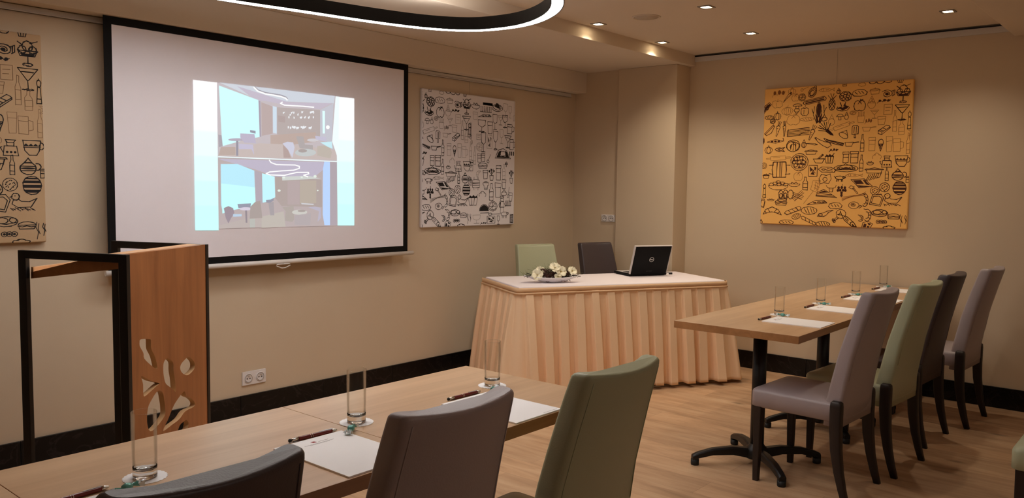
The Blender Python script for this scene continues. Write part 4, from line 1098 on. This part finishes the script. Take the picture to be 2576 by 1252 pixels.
def I_cinnamon(): return [[(-.5, -.3), (.3, .5)], [(-.4, -.42), (.4, .4)], [(-.3, -.5), (.5, .3)], [(-.45, .2), (.45, -.2)], [(-.4, .32), (.5, -.05)], [(-.5, .05), (.35, -.35)]], []
def I_pasta(): return [[(-.5, -.4+.08*k), (.1*k-.1, .0+.05*k), (.5, .1+.08*k)] for k in range(5)], []
def I_shrimp(): return [C(0, 0, .45, .48, 110, -130), C(-.05, 0, .22, .28, 110, -110), [(.2, .2), (.4, .3)], [(.2, 0), (.45, .02)], [(.18, -.18), (.38, -.28)], [(-.15, .45), (-.4, .5)]], []
def I_toast(): return [cl((-.5, -.35), (.3, -.5), (.5, .2), (.3, .5), (-.3, .45), (-.4, .1)), cl((-.38, -.25), (.24, -.38), (.38, .15), (.2, .36), (-.22, .32), (-.28, .05))], []
def I_duck(): return [C(-.3, .28, .14, .18), [(-.4, .12), (-.44, -.1), (-.2, -.28), (.25, -.25), (.48, .2), (.2, .02), (-.1, .05), (-.2, .15)], [(-.45, .28), (-.5, .25)]]+[[(-.5+.09*k, -.32-.04*(k % 2)), (-.4+.09*k, -.45+.04*(k % 3))] for k in range(10)], [C(-.32, .32, .025)]
def I_burger(): return [C(0, .05, .5, .4, 0, 180), [(-.5, .05), (.5, .05)], [(-.5, -.08), (-.25, -.18), (0, -.05), (.25, -.18), (.5, -.08)], [(-.46, -.2), (-.4, -.42), (.4, -.42), (.46, -.2)]], []
def I_pizza(): return [cl((-.5, -.3), (.5, .0), (.3, .4), (-.1, .35)), C(.1, .1, .08), C(-.12, .0, .07), C(.3, .12, .06), [(.35, .4), (.5, .1)]], []
def I_ham(): return [C(-.1, .05, .38, .4), C(-.15, .1, .15, .17), [(.2, -.15), (.42, .05), (.5, -.05), (.3, -.3)]], [C(-.15, .1, .08)]
def I_wings(): return [[(-.5, -.3), (-.4, .0), (-.1, .1), (.1, .3), (.5, .42), (.2, .15), (.1, -.1), (-.1, -.3), (-.5, -.3)], C(-.3, -.12, .12)], []
def I_drum(): return [C(.15, .15, .34, .34), [(-.1, -.08), (-.35, -.3)], [(0, -.16), (-.28, -.38)], C(-.38, -.32, .08), C(-.3, -.42, .08)], []
def I_roast(): return [C(0, 0, .5, .38), C(-.15, .08, .25, .22), [(-.45, -.1), (0, -.2), (.45, -.08)], C(.3, .1, .15, .18)], []
def I_sushi(): return [C(-.3, 0, .18, .4), C(.3, 0, .18, .4), C(0, .02, .18, .4)], [C(-.3, 0, .09, .2), C(0, .02, .09, .2), C(.3, 0, .09, .2)]
def I_lobster(): return [cl((-.4, -.4), (-.3, .3), (.1, .5), (.5, .2), (.3, -.4))], [cl((-.3, -.3), (-.2, .2), (0, .1), (-.05, -.3)), cl((.05, .35), (.4, .18), (.2, -.05)), cl((.05, -.1), (.25, -.15), (.22, -.35), (.05, -.33))]
def I_cloud(): return [C(-.25, -.1, .22, .3, 60, 220), C(0, .1, .25, .35, 10, 170), C(.28, -.1, .2, .3, -60, 110)], []
def I_smoke(): return [[(0, .5), (-.2, .2), (.2, -.1), (0, -.5)], [(.3, .4), (.15, .1), (.45, -.2)]], []
def I_leafs(): return [[(-.5, -.4), (-.3, .1), (-.1, -.2), (.1, .2), (.3, -.2), (.5, .1)]], [C(-.3, .0, .1, .2), C(.05, .05, .12, .22), C(.35, .0, .1, .2)]
def I_banana(): return [C(0, .0, .45, .3, 180, 360), C(0, .1, .4, .2, 180, 360), [(-.1, .1), (-.2, .5)], [(.1, .1), (.2, .5)]], [cl((-.45, -.1), (-.2, -.1), (0, -.25), (.3, -.1), (.4, .1), (.2, .2), (0, 0), (-.2, .1)), cl((0, .1), (.12, .4), (.22, .2))]
def I_wedge(): return [cl((-.4, -.45), (.45, .3), (.2, .5), (-.3, .2), (-.5, -.2)), C(.0, .05, .12, .2)], [cl((-.4, -.38), (.35, .28), (.22, .4), (-.3, .08))]
def I_melon(): return [[(-.5, -.3), (-.3, -.5), (.2, -.3), (.5, .3), (.4, .5), (-.5, -.3)], [(-.4, -.38), (.42, .35)]], []
def I_pop(): return [cl((-.35, -.2), (.35, -.2), (.35, .4), (.2, .5), (-.2, .5), (-.35, .4)), [(-.08, -.2), (-.08, -.5), (.08, -.5), (.08, -.2)], [(-.12, -.1), (-.12, .4)], [(.12, -.1), (.12, .4)]], []
def I_bar(): return [cl((-.5, -.4), (-.2, -.5), (.5, .2), (.45, .4), (.2, .5), (-.5, -.1)), [(-.5, -.1), (-.15, -.25), (.5, .3)], [(-.2, -.5), (-.18, -.25)], [(-.3, .0), (0, -.12)], [(-.1, .2), (.18, .05)]], []
def I_fries(): return [cl((-.3, -.5), (.3, -.5), (.42, .05), (-.42, .05)), [(-.3, .05), (-.35, .45), (-.2, .45), (-.18, .05)], [(-.05, .05), (-.06, .5), (.08, .5), (.08, .05)], [(.2, .05), (.25, .42), (.36, .42), (.32, .05)]], []
def I_box(): return [cl((-.5, -.5), (.5, -.5), (.5, .5), (-.5, .5)), [(-.3, .3), (.3, -.2)], [(-.2, -.3), (.3, .3)]], [cl((-.4, .4), (0, .1), (-.3, -.1)), cl((.1, .4), (.4, .3), (.3, .0)), cl((-.3, -.3), (.2, -.4), (.1, -.1))]
def I_square(): return [cl((-.5, -.5), (.5, -.5), (.5, .5), (-.5, .5)), [(-.3, .2), (.3, .2)], [(-.3, -.1), (.2, -.1)]], []
def I_garlic(): return [C(0, -.15, .38, .32), [(-.25, .1), (0, .5), (.25, .1)], C(0, -.15, .15, .3)], []
def I_egg(): return [[(-.5, 0), (-.3, .4), (.1, .3), (.4, .45), (.5, 0), (.3, -.4), (-.1, -.35), (-.4, -.45), (-.5, 0)], C(0, -.05, .18, .18)], []
def I_candles(): return [[(-.45+.15*k, -.4), (-.45+.15*k, .3)] for k in range(7)]+[[(-.5, -.4), (.5, -.4)]], [C(-.45+.15*k, .42, .03, .08) for k in range(7)]
def I_plateslice(): return [C(0, -.1, .5, .36), C(0, -.06, .36, .24)], [cl((-.25, .0), (.3, -.2), (.1, .35), (-.1, .4))]
def I_hill(): return [cl((-.5, -.45), (.5, -.45), (.25, .3), (0, .5), (-.3, .3)), C(0, 0, .2, .22)], [cl((-.42, -.4), (-.2, -.4), (-.1, .3), (-.26, .2)), cl((.42, -.4), (.2, -.4), (.12, .3), (.26, .2)), cl((-.2, -.4), (.2, -.4), (.2, -.25), (-.2, -.25))]
def I_dome(): return [C(0, -.2, .5, .6, 0, 180), [(-.5, -.2), (.5, -.2)], [(-.4, -.4), (.5, -.4)]], [[(x*.92, y*.9-.02) for x, y in C(0, -.2, .5, .6, 0, 180)]]
def I_chef(): return [C(0, .3, .2, .14), cl((-.25, .15), (.25, .15), (.3, -.2), (-.3, -.2)), [(-.15, -.2), (-.2, -.5)], [(.15, -.2), (.2, -.5)], [(-.25, .1), (-.48, -.1)], [(.25, .1), (.48, -.15)], C(0, .42, .24, .08)], [cl((-.3, .12), (-.12, .12), (-.2, -.2), (-.3, -.2))]
def I_plant(): return [cl((-.25, -.1), (.25, -.1), (.18, -.5), (-.18, -.5)), [(0, -.1), (0, .4)], [(0, 0), (-.4, .3)], [(0, 0), (.4, .35)], [(0, .1), (-.2, .5)], [(0, .1), (.3, .5)]], [C(-.3, .28, .1), C(.32, .3, .1), C(0, .4, .1)]
def I_hat(): return [C(-.22, .2, .22, .2, 30, 250), C(0, .3, .22, .2, 0, 180), C(.22, .2, .22, .2, -70, 150), [(-.28, .02), (-.22, -.5), (.22, -.5), (.28, .02)], [(-.24, -.3), (.24, -.3)]], []
def I_spoon(): return [C(-.35, 0, .15, .3), [(-.2, 0), (.5, .05)]], []
def I_bars(): return [], [cl((-.5+.38*k, -.5), (-.3+.38*k, -.5), (-.3+.38*k, .5), (-.5+.38*k, .5)) for k in range(3)]
def I_arcs(): return [C(-.35, .2, .16, .5, 180, 360), C(0, .2, .18, .6, 180, 360), C(.35, .2, .16, .5, 180, 360)], []
def I_drop(): return [C(0, -.2, .5, .3), [(-.45, -.1), (0, .5), (.45, -.1)]], []
def I_hatch(): return [[(-.5, -.5+.1*k), (.5, -.45+.1*k)] for k in range(10)]+[cl((-.5, -.5), (.5, -.5), (.5, .5), (-.5, .5))], []
ICON = {k[2:]: v for k, v in list(globals().items()) if k.startswith('I_') and callable(v)}

# ochre-canvas layout, (icon, x, y, w, h, rotation, tone) ; tone 0 dark 1 faded
D1 = """leafs 245 160 90 70 0 1;onion 345 145 60 50 0 1;chili 315 195 80 40 60 0;apple 370 195 50 55 0 1;spoon 440 130 55 30 20 1;avocado 503 150 60 90 -30 0;fish 605 140 105 50 0 1;garlic 695 150 40 40 0 0;square 740 100 25 25 0 0;drop 870 95 50 40 0 1;arcs 1005 85 150 30 0 0;bucket 1155 75 45 30 0 0
pepper 235 240 80 65 0 1;lemon 420 195 50 50 0 0;cucumber 515 220 155 48 10 0;pineapple 645 232 72 115 0 0;artichoke 745 190 85 72 0 0;bread 850 165 102 62 0 0;pot 965 150 80 60 0 1;roll 1055 175 100 70 0 0;sundae 1175 175 112 125 0 0
wedge 160 275 60 80 0 0;pumpkin 310 290 75 70 0 1;mush 385 262 60 40 0 0;drop 380 300 36 40 180 0;pepper 440 297 60 72 0 0;corn 545 312 100 145 0 0;banana 725 275 95 75 0 0;apple 850 257 80 84 0 0;cone 940 235 75 85 180 1;leafs 1030 225 90 40 0 0;square 1060 292 55 70 0 1;martini 1165 312 95 112 0 0
onion 235 332 55 60 0 0;loaf 175 345 60 32 0 0;lemon 200 373 36 34 0 0;apple 355 360 90 80 0 1;loaf 455 360 95 28 0 1;drop 585 350 40 44 0 0;pear 640 365 60 78 0 1;mush 703 345 46 44 0 0;pear 752 335 38 52 0 0;lemon 800 315 45 28 0 1;fries 860 345 60 78 0 1;leafs 915 375 50 60 0 1;martini 960 325 55 62 0 1;glass 1012 375 60 55 0 1;bottle 1110 378 42 145 0 1;bottle 1160 425 60 100 0 1;mill 1218 370 34 125 0 0
melon 175 440 65 75 0 0;carrot 240 430 50 105 -12 0;carrot 287 430 38 105 0 0;asparagus 390 455 150 74 0 0;carrot 495 460 55 105 -20 0;spring 595 432 105 92 0 0;pin 715 415 172 46 18 1;drop 735 472 66 58 -30 0;pop 815 455 60 84 0 0;pan 920 430 90 50 0 1;bar 1030 443 80 64 0 0
peas 220 520 112 46 0 0;garlic 433 543 42 56 0 0;chili 490 548 82 26 0 0;cabbage 352 557 90 82 0 0;eggplant 575 540 112 82 0 0;leek 655 530 132 62 0 0;pan 790 542 95 50 0 0;bottle 868 540 40 118 0 0;jar 940 550 50 92 0 1;cone 1005 557 46 82 0 0;glass 1067 550 46 104 0 1;mug 1132 556 72 90 0 1;bottle 1208 545 38 144 0 1
onion 168 585 60 58 0 0;croissant 240 585 28 56 90 0;croissant 272 585 28 56 90 0;pin 240 650 162 44 3 1;casserole 485 605 86 40 0 0;leafs 655 590 60 38 0 0;plate 398 680 118 118 0 0;mortar 545 656 76 72 0 0;bucket 622 650 64 70 0 0;jar 745 646 46 72 0 0;jar 808 646 62 78 0 0;bottle 860 690 40 112 0 0;bowl 925 688 46 34 0 0;cloud 975 640 62 50 0 1;kettle 1045 680 88 76 0 0;cup 1162 675 98 76 0 0
cookie 135 705 36 40 0 0;keg 250 735 142 106 0 0;box 500 745 58 74 0 0;steak 605 738 122 52 0 0;turkey 745 725 162 62 0 0;casserole 955 744 128 46 0 0;bottle 1048 770 36 94 0 0;teapot 1137 775 104 84 0 0;pot 150 780 46 42 0 0;apple 390 785 62 68 0 1;egg 590 805 82 76 0 0;pig 700 800 76 46 0 0;fish 805 780 112 46 0 1;jar 1200 812 26 44 0 0
salad 240 850 132 76 0 0;bowl 360 842 76 42 0 0;bottle 443 840 54 88 0 0;bacon 952 797 112 66 0 0;dsteak 862 840 150 62 0 0;cow 635 880 66 48 0 0;grapes 713 890 70 84 0 0;hammer 800 885 62 58 0 0;cookie 958 895 60 56 0 0;cookie 1030 870 66 62 0 0;barrel 1140 875 96 90 0 0
mill 137 890 30 94 0 0;swat 492 905 110 160 0 1;cake 600 920 142 66 0 0;nuts 295 930 112 84 0 0;cinnamon 388 930 76 70 0 0;pasta 800 938 160 80 0 1;shrimp 885 965 46 90 0 0;toast 970 965 92 82 0 0;duck 1090 962 124 92 0 0
bowl 185 958 46 20 0 0;toast 122 985 36 62 0 0;burger 262 980 80 42 0 0;pizza 530 983 132 46 0 0;bread 665 1005 92 56 0 0;ham 812 1005 92 58 0 0
croissant 195 1045 124 76 0 0;baguette 350 1042 114 70 25 0;loaf 375 1083 60 42 20 0;loaf 470 1040 106 62 0 0;wings 590 1065 104 62 0 0;drum 690 1080 94 92 0 0;fish 755 1110 150 66 142 0;shrimp 850 1098 42 44 0 0;shrimp 900 1075 58 84 0 0;roast 992 1060 108 62 0 0;burger 1095 1085 82 40 0 0;sushi 1005 1125 74 28 0 0;smoke 1145 1115 30 82 0 0
baguette 465 1115 112 50 -22 0;loaf 572 1140 92 44 0 0;bread 300 1125 96 40 0 0;lobster 895 1148 82 52 0 0;cloud 1060 1165 84 22 0 0;drop 112 1118 20 26 0 0;smoke 1180 1110 24 60 0 0;shrimp 1222 470 30 40 0 1;loaf 128 520 16 50 0 0"""
# further part of the same fabric, in the coordinates of the pale canvas
D2 = """bowl 553 205 60 62 0 0;hatch 650 197 66 16 0 0;candles 635 240 80 46 0 0;plateslice 725 220 76 72 0 0;wine 790 250 34 100 0 1;flute 826 262 28 90 0 1;spoon 858 256 90 26 90 1;glass 550 287 36 54 0 1;pizza 625 292 92 36 0 0;flute 705 340 46 112 0 0;martini 750 325 42 74 0 1;wine 785 336 40 92 0 0;wine 600 370 60 86 0 0;glass 665 385 38 86 0 0;mug 828 395 50 72 0 0;mill 503 400 28 104 0 0;square 575 455 30 40 0 1;flute 612 500 46 142 0 0;box 660 495 34 96 0 1;wine 708 485 36 138 0 0;flute 755 455 34 104 0 1;martini 805 495 48 94 0 0;mug 840 517 38 78 0 0;lemon 580 535 46 62 0 1;hill 765 590 112 76 0 0;jar 578 622 28 60 0 0;jar 608 618 28 60 0 0;spoon 655 628 44 40 60 0;burger 605 682 66 44 0 0;jar 515 680 26 78 0 0;bars 835 590 34 30 0 0;bottle 542 600 22 130 0 1;grapes 790 672 22 40 0 0;croissant 568 745 42 50 60 1;glass 625 752 36 62 0 0;plant 673 752 52 84 0 0;jar 728 740 38 104 0 0;bottle 770 730 30 108 0 1;plant 828 772 38 96 0 0;jar 502 800 22 48 0 0;keg 550 822 60 76 90 0;hat 627 838 46 62 0 0;bottle 670 888 46 122 0 0;glass 722 876 46 104 0 0;glass 770 830 30 66 0 0;bucket 525 945 72 84 0 0;cloud 600 905 50 50 0 0;dome 612 1018 66 76 0 0;lemon 680 1000 62 70 0 0;chef 752 985 56 118 0 0;spoon 690 1062 80 26 0 0;pig 770 1065 60 54 0 0;candles 800 980 40 44 0 0;box 665 1105 56 50 0 0;glass 822 932 24 62 0 0;leafs 605 1130 44 24 0 0;flute 722 1110 26 62 0 0;spoon 806 895 50 22 80 0;hatch 826 1100 22 60 0 0;wine 552 1100 60 60 0 1;drop 770 895 40 44 0 0"""
def parse(s):
    out = []
    for t in s.replace('\n', ';').split(';'):
        a = t.split()
        if a: out.append((a[0], *[float(v) for v in a[1:]]))
    return out
H1 = homog([(140, 130), (1255, 65), (1190, 1180), (105, 1135)], [(0, 1), (1, 1), (1, 0), (0, 0)])
H2 = homog([(140, 70), (872, 172), (845, 1145), (128, 1155)], [(0, 1), (1, 1), (1, 0), (0, 0)])
OFF = .495
def place(H, it):
    nm, x, y, w, h, rot, tone = it
    u, v = H(x, y); ul, _ = H(x-w/2, y); ur, _ = H(x+w/2, y); _, vt = H(x, y-h/2); _, vb = H(x, y+h/2)
    return [nm, u, v, ur-ul, vt-vb, rot, int(tone)]
FAB = [place(H1, t) for t in parse(D1)]
EXT = [place(H2, t) for t in parse(D2)]
for e in EXT: e[1] += OFF
def clip(poly, x0, x1, y0, y1):
    def cut(P, f, inter):
        out = []
        for i in range(len(P)):
            a, b_ = P[i], P[(i+1) % len(P)]
            fa_, fb_ = f(a), f(b_)
            if fa_ >= 0: out.append(a)
            if (fa_ >= 0) != (fb_ >= 0):
                t = fa_/(fa_-fb_); out.append((a[0]+(b_[0]-a[0])*t, a[1]+(b_[1]-a[1])*t))
        return out
    for f in (lambda p: p[0]-x0, lambda p: x1-p[0], lambda p: p[1]-y0, lambda p: y1-p[1]):
        poly = cut(poly, f, None)
        if len(poly) < 3: return []
    return poly
def canvas(name, loc, rz, W, H, u_off, mats, items, label, wire=0, seed=1, sw=.0029):
    r = empty(name, loc, rz, label, 'wall canvas')
    rnd = random.Random(seed)
    # body in local x (width) z (height), front face at y=-T
    T_ = .030
    m = MB(); rings = []
    for ins, y in ((.004, 0), (.0, -.004), (0, -T_+.006), (.002, -T_+.002), (.006, -T_)):
        rings.append([(x, y, z) for x, z in rrect(W-2*ins, H-2*ins, .006, 3)])
    m.loft(rings, 0, True)
    m.build('stretched_fabric', mats[0], r)
    m = MB(); lay = 0
    def put(poly, mi):
        nonlocal lay
        p = clip(poly, -W/2+.001, W/2-.001, -H/2+.001, H/2-.001)
        if len(p) >= 3:
            lay += 1; y = -T_-.0004-(lay % 7)*.00004
            m.add([(a, y, b_) for a, b_ in p], [list(range(len(p)))], mi)
    for nm, u, v, w, h, rot, tone in items:
        u -= u_off
        if u < -.12 or u > 1.12: continue
        st, fi = ICON[nm]()
        c, s_ = math.cos(R(rot)), math.sin(R(rot)); sx, sy = w*W*1.1, h*H*1.08
        def tr(p):
            x, y = p[0]*sx, p[1]*sy
            return ((u-.5)*W+x*c-y*s_, (v-.5)*H+x*s_+y*c)
        wdt = sw*(1.15 if tone == 0 else .8)*rnd.uniform(.85, 1.2)
        for poly in (st+st if tone == 0 else st):
            P = [tr((x+rnd.uniform(-.022, .022), y+rnd.uniform(-.022, .022))) for x, y in poly]
            for (ax, ay), (bx, by) in zip(P[:-1], P[1:]):
                dx, dy = bx-ax, by-ay; L_ = math.hypot(dx, dy)
                if L_ < 1e-5: continue
                ex, ey = dx/L_*wdt/2, dy/L_*wdt/2
                put([(ax-ex*.7-ey, ay-ey*.7+ex), (ax-ex*.7+ey, ay-ey*.7-ex), (bx+ex*.7+ey, by+ey*.7-ex), (bx+ex*.7-ey, by+ey*.7+ex)], tone)
        for poly in fi:
            P = [tr(p) for p in poly]
            if P[0] == P[-1]: P = P[:-1]
            put(P, tone)
    m.build('printed_drawings', [mats[1], mats[2]], r)
    if wire:
        m = MB(); m.tube([(0, -.008, H/2), (0, -.004, H/2+wire)], .0009, 6); m.build('hanging_wire', M['wire'], r)
    return r
WW = 1.032
canvas('doodle_canvas', (4.637, YW-.001, 1.612), 0, WW, 1.0, OFF, (M['canvasW'], M['inkK'], M['inkG']), FAB+EXT,
       'pale grey canvas with black food and drink drawings, right of the projection screen', .100, 2)
canvas('doodle_canvas', (XR-.001, 2.163, 1.678), R(-90), 1.072, 1.038, 0, (M['canvasY'], M['inkB'], M['inkY']), FAB,
       'ochre yellow canvas with brown food drawings on the right wall', .258, 3)
canvas('doodle_canvas', (1.598-WW/2, YW-.001, 1.612), 0, WW, 1.0, 0, (M['canvasB'], M['inkK'], M['inkT']), FAB,
       'beige canvas with black food drawings, cut off at the left edge of the photo', .100, 4)

# ------------------------------------------------------------------ world, light, camera
w = bpy.data.worlds.new('room_world'); S.world = w; w.use_nodes = True
w.node_tree.nodes['Background'].inputs[0].default_value = (1., .8, .6, 1); w.node_tree.nodes['Background'].inputs[1].default_value = .0

# projector beam light falling on the screen is the slide itself; fill lights added behind the camera for unseen room lamps
for (x, y, e) in ((1.3, -1.4, 13), (4.2, -1.6, 6)):
    l = bpy.data.lights.new('unseen_lamp_fill', 'AREA'); l.shape = 'ELLIPSE'; l.size = 2.2; l.size_y = 1.2; l.energy = e; l.color = (1, .93, .84)
    o = bpy.data.objects.new('unseen_lamp_fill', l); COL.objects.link(o); o.location = (x, y, 2.45)

f, pitch, roll, yaw = 2072.79, 0.0740851, 0.0139836, 0.7044484
fw = Vector((math.cos(yaw)*math.cos(pitch), math.sin(yaw)*math.cos(pitch), -math.sin(pitch)))
r_ = Vector((math.sin(yaw), -math.cos(yaw), 0)); u_ = r_.cross(fw)
r2 = r_*math.cos(roll)+u_*math.sin(roll); u2 = -r_*math.sin(roll)+u_*math.cos(roll)
cd = bpy.data.cameras.new('camera'); cd.sensor_width = 36; cd.lens = f/2576*36; cd.clip_start = .02
co = bpy.data.objects.new('camera', cd); COL.objects.link(co)
Mx = Matrix((r2, u2, -fw)).transposed().to_4x4(); Mx.translation = (0, 0, 1.41)
co.matrix_world = Mx
S.camera = co
S.view_settings.view_transform = 'Standard'; S.view_settings.look = 'None'; S.view_settings.gamma = 1; S.view_settings.use_curve_mapping = False
S.view_settings.exposure = EXPO
S.cycles.max_bounces = 10; S.cycles.diffuse_bounces = 6; S.cycles.transmission_bounces = 10; S.cycles.glossy_bounces = 4
S.cycles.sample_clamp_indirect = 4; S.cycles.caustics_reflective = False; S.cycles.caustics_refractive = False
